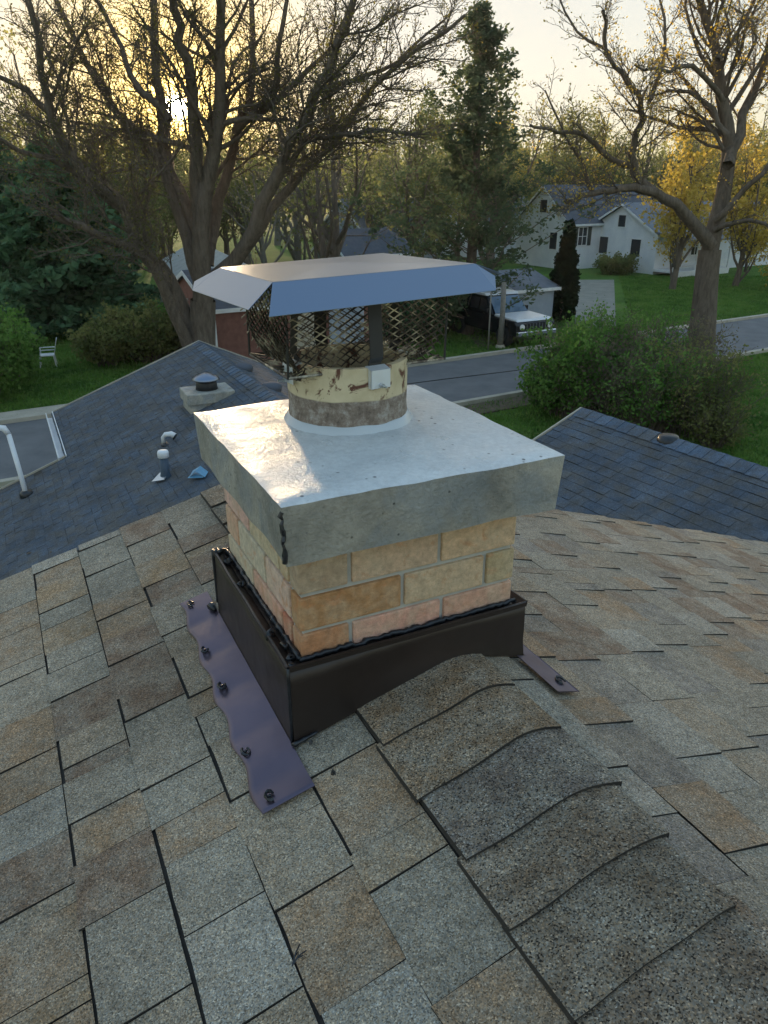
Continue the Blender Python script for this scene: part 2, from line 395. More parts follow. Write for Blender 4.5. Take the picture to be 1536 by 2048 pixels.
def tabs_on(roof_parent,side,pl,courses,vrange,palette,inside,tabw,thick,mats,name,maxn,focus,expo,seed,gap=.0024,near_pal=None,frame=None,skip=None):
    """one roof slope: side -1 left, +1 right; returns nothing, builds tabs as parts plus one mass"""
    r=random.Random(seed)
    protos=[tab_mesh(name,mats[0],.035,s) for s in range(6)]
    slope=math.atan(pl); cells=[]
    for ci,s0 in enumerate(courses):       # s0,s1: horizontal distance from ridge
        s1=s0+expo
        v=vrange[0]-r.random()*tabw[1]; high=r.random()<.5
        while v<vrange[1]:
            wd=r.uniform(*tabw)
            if r.random()<.18: wd*=.45
            v1=min(v+wd,vrange[1])
            pr=1.0 if high else r.choice((.35,.5))
            if v1-v>.03 and inside(s0,s1,v,v1):
                cells.append((s0,s1,v,v1,pr,r.choice(palette),r.randrange(6),r.uniform(-.006,.006)))
            high=not high if r.random()<.8 else high
            v=v1
    def wpos(c): 
        s=(c[0]+c[1])/2; return frame.matrix_world@Vector((side*s,(c[2]+c[3])/2,-pl*s))
    fo=[]
    for c in cells:
        p=wpos(c); d=(p-CAMP).length; fo.append((-(c[3]-c[2])/d/d,c))
    fo.sort(key=lambda t:t[0])
    mass=MB(); tint=[]
    cs,sn=math.cos(slope),math.sin(slope)
    for i,(k_,c) in enumerate(fo):
        s0,s1,v0,v1,pr,colr,pi_,sk=c
        L=(s1-s0-.0026)/cs; off=-.0026
        tk=thick*pr
        # local basis: x -> +v or -v, y -> downslope, z -> normal
        if side<0: X=Vector((0,1,0)); Y=Vector((-cs,0,-sn)); O=Vector((-(s0-off),v0+gap/2,-pl*(s0-off)))
        else:      X=Vector((0,-1,0)); Y=Vector((cs,0,-sn)); O=Vector((s0-off,v1-gap/2,-pl*(s0-off)))
        Z=X.cross(Y)
        if Z.z<0: raise Exception('tab normal')
        L+=sk*(s1-s0)/.15
        Mx=Matrix(((X.x*(v1-v0-gap),Y.x*L,Z.x*tk,O.x),(X.y*(v1-v0-gap),Y.y*L,Z.y*tk,O.y),(X.z*(v1-v0-gap),Y.z*L,Z.z*tk,O.z),(0,0,0,1)))
        if i<maxn:
            o=bpy.data.objects.new(name,protos[pi_]); COL.objects.link(o); o.parent=roof_parent
            o.matrix_local=(roof_parent.matrix_world.inverted()@frame.matrix_world)@Mx if roof_parent is not frame else Mx
            o.color=(*colr,1)
        else:
            b=len(mass.v)
            vs=[(0,0,.22),(1,0,.22),(1,1,1),(0,1,1),(1,1.0,0),(0,1.0,0)]
            mass.add([tuple(Mx@Vector(q)) for q in vs],[(3,2,1,0)]); mass.f.extend([tuple(b+i for i in q) for q in ((5,4,2,3),(0,5,3),(1,2,4))]); mass.mi.extend([1]*3); tint+= [colr]*(len(mass.v)-b)
    if mass.v:
        me=mass.mesh('shingle_mass',[mats[1],M['felt']])
        at=me.color_attributes.new('tint','FLOAT_COLOR','POINT')
        at.data.foreach_set('color',[x for c in tint for x in (*c,1)])
        o=obj(name+'_field',me,roof_parent); o.matrix_local=(roof_parent.matrix_world.inverted()@frame.matrix_world); struct(o,'stuff')
tan=(.32,.22,.135); gold=(.335,.235,.14); brown=(.23,.16,.11); grey=(.29,.25,.19); lgrey=(.345,.31,.25); dgrey=(.24,.21,.175); tg=(.32,.255,.18)
PALL=[tan,gold,grey,grey,lgrey,tg,tg,grey,brown,tan,brown]
PALR=[grey,tg,brown,grey,dgrey,tan,lgrey,grey,brown]
bpy.context.view_layer.update()
rf_m=Matrix.Translation(A0)@Matrix.Rotation(ROT,4,'Z')
class Fr: pass
FR=Fr(); FR.matrix_world=rf_m
expo=.151*S
def in_ch(s0,s1,v0,v1,side):
    # keep tabs out of the chimney body
    u0,u1=(-s1,-s0) if side<0 else (s0,s1)
    return not (u1>-.385*S and u0>-.385*S and u1<.185*S+.0 and v0>-1.36*S and v1<-.77*S)
C0=.25*S
tabs_on(roof_o,-1,PL,[C0+expo*i-expo*0 for i in range(-1,27)],(VF*S,0.012),PALL,lambda a,b,c,d:in_ch(a,b,c,d,-1),(.09,.20),.0062,(M['shingle'],M['shingle_far']),'shingle',150,None,expo,11,frame=FR)
tabs_on(roof_o,1,PR,[.0+.145*S*i for i in range(0,28)],(VF*S,0.012),PALR,lambda a,b,c,d:in_ch(a,b,c,d,1),(.09,.20),.0062,(M['shingle'],M['shingle_far']),'shingle',150,None,.145*S,12,frame=FR)
# ---- ridge caps, bent over the crest
def cap_profile(u):
    k=.030
    a=-PL*(-u); b=-PR*u
    # smooth minimum of the two slopes
    h=max(0,min(1,.5+.5*(b-a)/k)) if True else 0
    return (b*(1-h)+a*h)-k*h*(1-h)
def ridge_cap(v_front,length,colr,seed):
    r=random.Random(seed); b=MB(); n=15; uL=-.256+r.uniform(-.006,.006); uR=.055+r.uniform(-.02,.02)
    rows=[(0,.012),(.4,.0155),(.8,.019),(1.0,.0205)]
    tw=r.uniform(-.010,.010)
    for fy,zz in rows:
        for i in range(n):
            u=uL+(uR-uL)*i/(n-1); droop=.002*math.sin(i*.7+seed)*(fy>.9)
            vv=-fy*length+droop+tw*(i/(n-1)-.5)
            z=cap_profile(u)+zz+.0008*math.sin(seed+i*.5+fy*3)
            b.v.append((u*S,vv*S,z*S))
    for j in range(len(rows)-1):
        for i in range(n-1):
            b.f.append((j*n+i,(j+1)*n+i,(j+1)*n+i+1,j*n+i+1)); b.mi.append(0)
    # thickness along butt and both sides
    base=len(b.v); j=len(rows)-1
    for i in range(n):
        x,y,z=b.v[j*n+i]; b.v.append((x,y+.0015,z-.0105*S))
    for i in range(n-1): b.f.append((j*n+i,base+i,base+i+1,j*n+i+1)); b.mi.append(1)
    for side_i in (0,n-1):
        k0=len(b.v)
        for jj in range(len(rows)):
            x,y,z=b.v[jj*n+side_i]; b.v.append((x,y,z-.014*S))
        for jj in range(len(rows)-1):
            q=(jj*n+side_i,k0+jj,k0+jj+1,(jj+1)*n+side_i); b.f.append(q if side_i else q[::-1]); b.mi.append(1)
    o=part('ridge_cap',b,[M['cap'],M['felt']],roof_o,smooth=False,loc=loc(0,v_front,-1),color=colr)
    return o
capcols=[(.27,.18,.105),(.26,.18,.11),(.18,.145,.115),(.21,.155,.105),(.19,.145,.10),(.20,.15,.105),(.18,.14,.10),(.19,.145,.10),(.18,.14,.10)]
vf=-1.36+.155; k=0
seams=[-1.36,-1.513,-1.669,-1.831,-1.965,-2.115,-2.27]
while seams[-1]>VF+.2: seams.append(seams[-1]-.155)
for i in range(len(seams)-1):
    ridge_cap(seams[i]+.02,seams[i]-seams[i+1]+.02,capcols[i%9],i)
# caps behind the chimney
bs=[-.02-.155*i for i in range(6)]
for i in range(4): ridge_cap(bs[i]+.02 if i else 0,.165,capcols[(i+3)%9],i+40)
# ------------------------------------------------------------------ the chimney
chim=thing('brick_chimney',tuple(rf_m@Vector((-.09*S,-1.07*S,-.06*S))),'large buff brick chimney with thick grey concrete crown standing on the roof ridge','chimney',rz=ROT)
def cl(u,v,z): return ((u+.09)*S,(v+1.07)*S,(z+1.06)*S)
BU0,BU1,BV0,BV1=-.357,.168,-1.34,-.79
def ubox(b,u0,u1,v0,v1,z0,z1,mi=0):
    a=cl(u0,v0,z0); c=cl(u1,v1,z1); b.box(a[0],c[0],a[1],c[1],a[2],c[2],mi)
b=MB(); ubox(b,BU0+.0075,BU1-.0075,BV0+.0075,BV1-.0075,-1.25,-.64); part('mortar',b,M['mortar'],chim)
bc={'buff':(.66,.45,.28),'yellow':(.69,.49,.30),'orange':(.56,.25,.13),'pink':(.68,.41,.30),'tanb':(.55,.38,.235),'cream':(.70,.55,.39)}
JT=.010; CH=.0855
rows=[]; z=-.684+CH  # rows from top down
front_rows={ # course index -> (split us, colours)
 0:([-.357,-.243,-.03,.168],['tanb','yellow','yellow']),
 1:([-.357,-.12,.09,.168],['orange','yellow','tanb']),
 2:([-.357,-.243,-.02,.168],['orange','pink','pink']),
 3:([-.357,-.13,.085,.168],['tanb','buff','orange'])}
rb=random.Random(5)
def brick_piece(u0,u1,v0,v1,z0,z1,colr,face):
    b=MB(); j=.0045
    x0,y0,z0_=cl(u0,v0,z0); x1,y1,z1_=cl(u1,v1,z1)
    hx,hy,hz=(x1-x0)/2,(y1-y0)/2,(z1_-z0_)/2
    b.box(-hx,hx,-hy,hy,-hz,hz)
    o=part('brick',b,M['brick'],chim,loc=((x0+x1)/2,(y0+y1)/2,(z0_+z1_)/2),color=tuple(c*rb.uniform(.9,1.1) for c in colr))
    bev(o,.003,2)
for ci in range(-1,6):
    zt=-.684-CH*ci; zb=zt-CH
    zt2,zb2=zt-JT/2,zb+JT/2
    sp,cc=front_rows.get(ci%4 if ci>=0 else 3)
    pr=rb.uniform(-.0012,.0012)
    for i in range(3):
        u0=sp[i]+(JT/2 if i else 0); u1=sp[i+1]-(JT/2 if i<2 else 0)
        brick_piece(u0,u1,BV0-pr,BV0+.05,zt2*1.0,zb2,bc[cc[i]],'f') if False else brick_piece(u0,u1,BV0-pr,BV0+.05,zb2,zt2,bc[cc[i]],'f')
    # left and right faces
    full=.2145
    for (ua,ub) in ((BU0,BU0+.05),(BU1-.05,BU1)):
        v=BV0+.05+JT*.6; first=(.165 if ci%2 else .06)
        vv=[v,v+first]
        while vv[-1]+full<BV1-.05: vv.append(vv[-1]+full)
        vv.append(BV1)
        for i in range(len(vv)-1):
            if vv[i+1]-vv[i]<.03: continue
            brick_piece(ua-(.0008 if ua<0 else 0),ub,vv[i]+JT/2,vv[i+1]-JT/2,zb2,zt2,bc[rb.choice(['buff','yellow','cream','orange','pink','cream'])],'s')
    # back face
    vv=[BU0+.05+JT,-.15,.05,BU1-.05-JT]
    for i in range(3): brick_piece(vv[i]+JT/2,vv[i+1]-JT/2,BV1-.05,BV1,zb2,zt2,bc['buff'],'b')
# crown: uneven thick slab with a sloped, sealed top
def crown():
    b=MB(); N=28
    u0,u1,v0,v1=-.404,.228,-1.408,-.742; zt,zb=-.532,-.658
    cu,cv=-.08,-.97
    def P(u,v,z): return cl(u,v,z)
    def wob(u,v,k): return .0018*noise.noise(Vector((u*9,v*9,k)))
    grid=[]
    for j in range(N+1):
        for i in range(N+1):
            u=u0+(u1-u0)*i/N; v=v0+(v1-v0)*j/N
            eu=0; ev=0
            if i==0: eu=wob(u,v,1)*1.4
            if i==N: eu=wob(u,v,2)*1.4
            if j==0: ev=wob(u,v,3)*1.6
            if j==N: ev=wob(u,v,4)*1.4
            d=math.hypot(u-cu,v-cv); m_=min(i,N-i,j,N-j)
            z=zt+.010*max(0,1-d/.36)+.0035*noise.noise(Vector((u*7,v*7,9)))+.0012*noise.noise(Vector((u*30,v*30,3)))
            if m_==0: z-=.004+abs(wob(u,v,7))*1.2
            b.v.append(P(u+eu,v+ev,z))
    for j in range(N):
        for i in range(N):
            a=j*(N+1)+i; b.f.append((a,a+1,a+N+2,a+N+1)); b.mi.append(0)
    # sides: 5 rows
    ring=[i for i in range(N+1)]+[(j)*(N+1)+N for j in range(1,N+1)]+[N*(N+1)+i for i in range(N-1,-1,-1)]+[j*(N+1) for j in range(N-1,0,-1)]
    prev=ring; R=5
    for k in range(1,R+1):
        cur=[]
        for idx in ring:
            x,y,z0_=b.v[idx]; f=k/R; zz=z0_+(P(0,0,zb)[2]-z0_)*f
            n_=noise.noise(Vector((x*8,y*8,zz*14)))*.0028*(1 if k<R else 1.6)
            sx=(x-P(cu,0,0)[0]); sy=(y-P(0,cv-.1,0)[1])
            tape=.006*f
            b.v.append((x-math.copysign(tape,sx)+n_*.6,y-math.copysign(tape,sy)+n_*.6,zz+(n_*1.2 if k==R else 0))); cur.append(len(b.v)-1)
        m_=len(ring)
        for i in range(m_):
            b.f.append((prev[i],cur[i],cur[(i+1)%m_],prev[(i+1)%m_])); b.mi.append(1)
        prev=cur
    b.f.append(tuple(reversed(prev))); b.mi.append(1)
    return b
co=part('crown',crown(),[M['crown_top'],M['crown_side']],chim)
co.data.polygons.foreach_set('use_smooth',[True]*len(co.data.polygons))
e=co.modifiers.new('e','EDGE_SPLIT'); e.split_angle=math.radians(50)
# dark crack down the crown's near corner
b=MB(); pts=[];rad=[]
for i in range(14):
    f=i/13; r_=random.Random(i)
    pts.append(cl(-.4045+r_.uniform(-.003,.003)+.004*f,-1.4085+r_.uniform(-.002,.003)+.003*f,-.545-.105*f)); rad.append(.0022+.0035*r_.random())
b.tube(pts,rad,6); part('corner_crack',b,M['rubber'],chim)
# flue tile
fc=cl(-.08,-.97,-.535); FRd=.142*S
b=MB(); H=(.535-.38)*S
prof=[(FRd*1.0,-.01),(FRd*1.004,.02),(FRd*.992,.05),(FRd*1.0,.08),(FRd*1.003,.11),(FRd*.998,H-.004),(FRd*.99,H),(FRd*.88,H),(FRd*.87,H-.006),(FRd*.87,-.05)]
b.lathe(prof,56); fo_=part('flue_tile',b,M['flue'],chim,smooth=True,loc=fc)
e=fo_.modifiers.new('e','EDGE_SPLIT'); e.split_angle=math.radians(40)
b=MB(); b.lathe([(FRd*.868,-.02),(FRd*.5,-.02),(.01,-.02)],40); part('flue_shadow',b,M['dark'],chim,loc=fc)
b=MB(); prof=[(FRd*1.13,-.004),(FRd*1.11,.005),(FRd*1.06,.012),(FRd*1.02,.022),(FRd*.99,.024)]
b.lathe(prof,56)
b.v=[(x+.003*noise.noise(Vector((x*30,y*30,1))),y+.003*noise.noise(Vector((x*30,y*30,4))),z+.003*noise.noise(Vector((x*22,y*22,8)))) for x,y,z in b.v]
part('sealant_ring',b,M['sealant'],chim,smooth=True,loc=fc)
# ------------------------------------------------------------------ flashing round the chimney
FU0,FU1,FV0,FV1=-.397,.188,-1.372,-.785; FZ=-.905
def zr(u): return cap_profile(u)-1 if -.235<u<.05 else zroof(u)
def flash_panel(pa,pb,label,name='flashing_panel',flare=0,hook=.0):
    """upright panel from pa to pb whose foot follows the roof"""
    b=MB(); n=24; th=.0018
    d=Vector((pb[0]-pa[0],pb[1]-pa[1],0)); nn=Vector((d.y,-d.x,0)).normalized()
    rows=4
    for side in (0,1):
        for j in range(rows+1):
            for i in range(n+1):
                f=i/n; u=pa[0]+d.x*f; v=pa[1]+d.y*f; zt=FZ-.012*f*0; zb=zr(u)+.010
                g=j/rows; z=zt+(zb-zt)*g
                fl=flare*(g**3)
                buck=.0022*math.sin(f*9+g*2)*math.sin(g*3.1)
                u2=u+nn.x*(fl+buck-side*th); v2=v+nn.y*(fl+buck-side*th)
                b.v.append(cl(u2,v2,z))
    off=(n+1)*(rows+1)
    for j in range(rows):
        for i in range(n):
            a=j*(n+1)+i
            b.f.append((a,a+n+1,a+n+2,a+1)); b.f.append((a+off,a+1+off,a+n+2+off,a+n+1+off)); b.mi+=[0,0]
    for i in range(n): b.f.append((i,i+1,off+i+1,off+i)); b.mi.append(0)
    o=part(name,b,M['flash'],chim,smooth=True)
    if label: o['label']=label
    return o
flash_panel((FU0,FV1),(FU0,FV0),'tall dark brown side flashing',flare=.004)
flash_panel((FU0,FV0),(FU1,FV0),'near black front flashing with arched foot',flare=.010)
flash_panel((FU1,FV0),(FU1,FV1),None)
flash_panel((FU1,FV1),(FU0,FV1),None)
# hemmed top rail: thin folded strip between brick and panel, with a drip lip
def rail(pa,pb):
    d=Vector((pb[0]-pa[0],pb[1]-pa[1],0)); L=d.length; d.normalize(); nn=Vector((d.y,-d.x,0))
    b=MB(); n=18
    prof=[(.0035,-.010),(.0035,.001),(-.001,.002),(-.010,-.004),(-.022,-.012),(-.034,-.013)]
    for i in range(n+1):
        f=i/n; w_=.0015*math.sin(f*17+pa[0]*9)
        for (o_,h) in prof:
            b.v.append(cl(pa[0]+d.x*L*f+nn.x*(o_+w_),pa[1]+d.y*L*f+nn.y*(o_+w_),FZ+h+w_))
    k=len(prof)
    for i in range(n):
        for j in range(k-1): b.f.append((i*k+j,i*k+j+1,(i+1)*k+j+1,(i+1)*k+j)[::-1]); b.mi.append(0)
    part('flashing_rail',b,M['flash'],chim)
rail((FU0,FV1),(FU0,FV0)); rail((FU0,FV0),(FU1,FV0)); rail((FU1,FV0),(FU1,FV1))
# black sealant beads: along brick line, blobs at the fixings
def bead(pts,rads,name='sealant_bead',k=6):
    b=MB(); b.tube(pts,rads,k); return part(name,b,M['rubber'],chim,smooth=True)
rr=random.Random(3)
for (pa,pb,n) in (((BU0-.006,BV1-.0),(BU0-.006,BV0-.006),60),((BU0-.006,BV0-.006),(BU1+.006,BV0-.006),60)):
    P_=[];R_=[]
    for i in range(n+1):
        f=i/n; P_.append(cl(pa[0]+(pb[0]-pa[0])*f+rr.uniform(-.002,.002),pa[1]+(pb[1]-pa[1])*f+rr.uniform(-.002,.002),FZ-.006+rr.uniform(-.003,.004))); R_.append(.004+.0035*rr.random())
    bead(P_,R_)
for vv in (-.80,-.86,-1.0,-1.24,-1.30,-1.335,-1.36):
    P_=[cl(-.385+rr.uniform(-.01,.012),vv+rr.uniform(-.012,.012),FZ-.006+rr.uniform(0,.014)) for _ in range(5)]
    bead(P_,[.003,.008*rr.uniform(.7,1.2),.006,.009*rr.uniform(.7,1.2),.003],'sealant_blob',7)
P_=[cl(FU0-.003,FV0-.003,FZ-.0-.19*i/7) for i in range(8)]
bead(P_,[.0035]*8,'corner_seam')
P_=[cl(FU0-.002,FV1+.004,FZ-.16*i/7) for i in range(8)]
bead(P_,[.0045]*8,'corner_seam')
P_=[cl(FU0-.008,FV0-.012+.0*i,zr(FU0)+.018) if i==0 else cl(FU0+.06*i/6-.01,FV0-.016,zr(FU0+.06*i/6)+.016) for i in range(7)]
bead(P_,[.003,.006,.004,.005,.003,.004,.002],'sealant_blob')
bead([cl(-.405,-.745,zr(-.4)+.02),cl(-.415,-.76,zr(-.41)+.024),cl(-.41,-.78,zr(-.41)+.02)],[.005,.012,.006],'sealant_blob')
# wavy brown apron lying on the left slope
def apron(uo,ui,va,vb,side,waves,name,amp=.006,th=.0016,lift=.014):
    b=MB(); nv,nu=64,8
    for s_ in (0,1):
        for i in range(nv+1):
            f=i/nv; v=va+(vb-va)*f
            for j in range(nu+1):
                g=j/nu
                ow=uo(f); iw=ui(f); u=iw+(ow-iw)*g
                w_=amp*(abs(math.sin(math.pi*waves*f+.6))-.45)*(.15+.85*g)
                scal=.0055*math.cos(2*math.pi*waves*f+1.0)*(g**2) if side<0 else 0
                z=zr(u)+lift+w_-s_*th
                b.v.append((( u-scal)*S,v*S,(z+1)*S))
    k=nu+1; off=(nv+1)*k
    for i in range(nv):
        for j in range(nu):
            a=i*k+j; q=(a,a+1,a+k+1,a+k)
            if side>0: q=q[::-1]
            b.f.append(q if side<0 else q); b.f.append(tuple(x+off for x in q[::-1])); b.mi+=[0,0]
    for i in range(nv): b.f.append((i*k+nu,off+i*k+nu,off+(i+1)*k+nu,(i+1)*k+nu)); b.mi.append(0)
    for j in range(nu): b.f.append((nv*k+j,nv*k+j+1,off+nv*k+j+1,off+nv*k+j)); b.mi.append(0)
    o=part(name,b,M['flash_skirt'],chim,smooth=True); o.matrix_parent_inverse=Matrix.Identity(4)
    o.location=Vector((.09*S,1.07*S,.06*S)); return o
def ui(f): 
    v=-.66+(-1.505+.66)*f
    return -.402 if v>-1.375 else -.402+.0*f
apron(lambda f:-.482-.032*f,ui,-.66,-1.51,-1,5.2,'apron_strip',amp=.010)
apron(lambda f:.228,lambda f:.166,-1.385,-1.54,1,.6,'apron_strip',amp=.001)
apron(lambda f:.232,lambda f:.198,-1.385,-.75,1,.6,'apron_strip',amp=.001,lift=.009)
def nail(u,v,lift,sc=1.0):
    z=zr(u)+lift; c=cl(u,v,z); b=MB()
    ang=rr.random()*6
    P_=[(c[0]+sc*.010*math.cos(ang+w*1.0)*(1.0),c[1]+sc*.016*math.sin(ang+w),c[2]+.002) for w in [i*.7 for i in range(8)]]
    b.tube(P_,[.0022+.002*rr.random() for _ in P_],5)
    b.lathe([(.0045*sc,0),(.0045*sc,.003),(.001,.004)],8,c=c)
    part('roofing_nail',b,M['rubber'],chim)
for (px,py) in ((380,1222),(408,1315),(442,1388),(489,1520),(537,1610)):
    p=on_plane(px,py,A0,(rf_m.to_3x3()@Vector((-PL,0,1))).normalized()); u,v,z=to_uv(p); nail(u+.004,v,.020,.75)
nail(.205,-1.50,.016,.8)
# ------------------------------------------------------------------ rain cap on the flue
cp=rf_m@Vector((-.08*S,-.97*S,(-.38+1)*S))
capo=thing('chimney_cap',tuple(cp),'metal rain cap with bent skirts and dark mesh cage clamped on the round clay flue','chimney cap',rz=ROT)
def kl(u,v,z): return ((u+.08)*S,(v+.97)*S,(z+.38)*S)
b=MB()
TL,TFL,TFR,TBR=(-.326,-.826,-.184),(-.31,-1.148,-.182),(.215,-1.045,-.180),(.161,-.669,-.184)
ctr=(-.065,-.92,-.176)
V=[kl(*q) for q in (TL,TFL,TFR,TBR,ctr)]
fr=[kl(-.342,-1.213,-.236),kl(.241,-1.100,-.2355),kl(.262,-1.062,-.208)]
lf=[kl(-.366,-1.160,-.229),kl(-.388,-.795,-.2275),kl(-.372,-.755,-.216)]
bk=[kl(-.352,-.752,-.216),kl(.205,-.60,-.222)]
rt=[kl(.285,-1.06,-.2045),kl(.225,-.61,-.214)]
def coplane(a,b_,c,q):
    a,b_,c=Vector(a),Vector(b_),Vector(c); n=(b_-a).cross(c-a); q=Vector(q); return (q.x,q.y,a.z-((q.x-a.x)*n.x+(q.y-a.y)*n.y)/n.z)
lf[1]=coplane(V[0],V[1],lf[0],lf[1]); lf[2]=coplane(V[0],V[1],lf[0],lf[2])
def plate(b,pts,th=.0012):
    b.slab(pts,th)
plate(b,[V[1],V[2],V[4]]);plate(b,[V[2],V[3],V[4]]);plate(b,[V[3],V[0],V[4]]);plate(b,[V[0],V[1],V[4]])
part('lid',b,M['lid'],capo)
for pts in ([V[1],fr[0],fr[1],V[2]],[V[2],fr[1],fr[2]],[V[0],lf[2],lf[1]],[V[0],lf[1],lf[0],V[1]],[V[3],bk[1],bk[0],V[0]],[V[2],rt[0],rt[1],V[3]]):
    b=MB(); plate(b,pts); o=part('lid_skirt',b,M['lid'],capo); bev(o,.001,1)
# cage of expanded metal
def cage_strip(a,c,z0,z1,nx,seed):
    b=MB(); a=Vector(a);c=Vector(c); ln=(c-a).length; r=random.Random(seed)
    rowh=.0088; nr=int((z1-z0)/rowh); cw=ln/nx; w_=.0026
    dirv=(c-a).normalized(); nn=Vector((dirv.y,-dirv.x,0))
    def P(x,z):
        tp=max(0,1-z/.10); q=a+dirv*x; q=q+(Vector((-.08,-.97,0))-q)*(.16*tp*tp)+nn*(.008*(1+tp)*noise.noise(Vector((x*7,z*9,seed)))); 
        k=kl(q.x,q.y,z0+z+.004*noise.noise(Vector((x*6,z*6,seed+5)))); return Vector(k)
    def strand(x0,z0_,x1,z1_):
        p,q=P(x0,z0_),P(x1,z1_); N=Vector((nn.x,nn.y,0)); h=Vector((0,0,w_/2*S*1.1)); g=N*.0026
        if r.random()<.0: return
        b.add([tuple(p-h+g*.6),tuple(q-h+g*.6),tuple(q+h-g*.6),tuple(p+h-g*.6)],[(0,1,2,3)])
        e_=N*.0014
        b.add([tuple(p-h+e_),tuple(q-h+e_),tuple(q+h+e_),tuple(p+h+e_),tuple(p-h-e_),tuple(q-h-e_),tuple(q+h-e_),tuple(p+h-e_)],[(0,1,2,3),(7,6,5,4),(3,2,6,7),(0,4,5,1)])
    for j in range(nr):
        for i in range(nx):
            o=0 if j%2==0 else .5
            z=j*rowh
            m_=(i+.5+o-.0)*cw
            x0=(i+o)*cw
            strand(x0,z,x0+cw/2,z+rowh); strand(x0+cw/2,z+rowh,min(x0+cw,ln+cw/2),z)
    return b
CG=[(-.262,-1.07),(.138,-1.05),(.12,-.79),(-.265,-.80)]
cage_parts=MB()
for i in range(4):
    a,c=CG[i],CG[(i+1)%4]; L=math.dist(a,c)
    s_=cage_strip((*a,0),(*c,0),-.384,-.205,max(4,int(L/.029)),i)
    part('mesh_panel',s_,M['mesh'],capo)
for i,(a,wd) in enumerate(zip(CG,(.004,.004,.004,.004))):
    b=MB(); b.tube([kl(a[0],a[1],-.395),kl(a[0]+.002,a[1],-.30),kl(a[0],a[1],-.20)],[.0028]*3,5); part('cage_corner_wire',b,M['leg_dark'],capo)
b=MB()
ringp=[kl(*CG[i%4],-.393) for i in range(5)]
b.tube(ringp,.003,5); 
rr2=random.Random(8)
for i in range(80):     # loose cut strands of the mesh foot bent over the flue rim
    a,c=CG[i%4],CG[(i+1)%4]; f=rr2.random(); u=a[0]+(c[0]-a[0])*f; v=a[1]+(c[1]-a[1])*f
    du,dv=(-.08-u)*.28,(-.97-v)*.28
    b.tube([kl(u,v,-.388),kl(u+du*.5,v+dv*.5,-.398+rr2.uniform(-.008,.008)),kl(u+du+rr2.uniform(-.02,.02),v+dv+rr2.uniform(-.02,.02),-.39+rr2.uniform(-.01,.012))],[.0028,.0026,.0014],4)
part('cage_foot',b,M['mesh'],capo)
# strap legs and clamp tabs
for th_d,vis in ((-85,1),(-175,1),(95,1),(5,1)):
    th_=math.radians(th_d); r_=.142
    c_,s_=math.cos(th_),math.sin(th_); tx,ty=-s_,c_
    hw=.0165
    b=MB()
    def Q(rr_,w_,z): return kl(-.08+c_*rr_+tx*w_,-.97+s_*rr_+ty*w_,z)
    P_=[(r_-.013,-.40),(r_-.013,-.372),(r_-.004,-.36),(r_-.016,-.205)]
    for (ra,za),(rb_,zb_) in zip(P_[:-1],P_[1:]):
        b.slab([Q(ra,-hw,za),Q(ra,hw,za),Q(rb_,hw,zb_),Q(rb_,-hw,zb_)],.002)
    part('strap_leg',b,M['leg_dark'],capo)
    b=MB()
    b.slab([Q(r_+.012,-hw*1.5,-.424),Q(r_+.012,hw*1.5,-.424),Q(r_+.012,hw*1.5,-.383),Q(r_+.012,-hw*1.5,-.383)],.002)
    b.slab([Q(r_+.012,-hw*1.5,-.383),Q(r_+.012,hw*1.5,-.383),Q(r_-.014,hw*1.5,-.377),Q(r_-.014,-hw*1.5,-.377)],.002)
    b.slab([Q(r_+.0,-hw*1.5,-.424),Q(r_+.012,-hw*1.5,-.424),Q(r_+.012,-hw*1.5,-.383),Q(r_+.0,-hw*1.5,-.383)],.0015)
    tb=part('clamp_tab',b,M['tab'],capo)
    b=MB(); p0=Vector(Q(r_+.012,0,-.417)); p1=Vector(Q(r_+.022,0,-.417)); b.tube([p0,p1],.0052,6); b.tube([p1,Vector(Q(r_+.036,0,-.417))],.0024,6)
    part('bolt',b,M['steel'],tb)

# ================================================================== ground, road
def sheet(name,poly,z,m,parent=None):
    b=MB(); b.add([(x,y,z) for x,y in poly],[tuple(range(len(poly)))]); return struct(obj(name,b.mesh(name,m),parent))
b=MB(); n=60
for j in range(n+1):
    for i in range(n+1):
        x=-400+800*i/n; y=-150+800*j/n; b.v.append((x,y,0.0 if y<120 else (y-120)*.012))
for j in range(n):
    for i in range(n): a=j*(n+1)+i; b.f.append((a,a+1,a+n+2,a+n+1)); b.mi.append(0)
struct(obj('ground',b.mesh('ground',M['lawn'])))
RD=Vector((.857,.5145,0)).normalized(); RN=Vector((-RD.y,RD.x,0))   # street direction, and towards the far side
R0=Vector((.96,27.57,0))                                           # on the far kerb
RW=4.95
def rp(t,s_,z=0): p=R0+RD*t+RN*s_; return (p.x,p.y,z)
def rpoly(t0,t1,s0,s1): return [rp(t0,s0)[:2],rp(t1,s0)[:2],rp(t1,s1)[:2],rp(t0,s1)[:2]]
sheet('road',rpoly(-120,160,-RW,0),.012,M['asphalt'])
def rbox(name,t0,t1,s0,s1,z0,z1,m,parent=None,kind='structure'):
    b=MB(); Mx=Matrix.Translation(R0)@Matrix(((RD.x,RN.x,0,0),(RD.y,RN.y,0,0),(0,0,1,0),(0,0,0,1)))
    b.box(t0,t1,s0,s1,z0,z1,0,Mx); o=obj(name,b.mesh(name,m),parent); 
    if kind: o['kind']=kind
    return o
rbox('kerb',-120,160,0,.22,-.05,.13,M['kerb']); rbox('kerb',-120,160,-RW-.2,-RW,-.05,.12,M['kerb'])
rbox('pavement',-120,-6.5,.28,1.0,-.03,.10,M['kerb'])
rbox('pavement',-2,5.5,-RW-1.25,-RW-.3,-.03,.035,M['soil'])
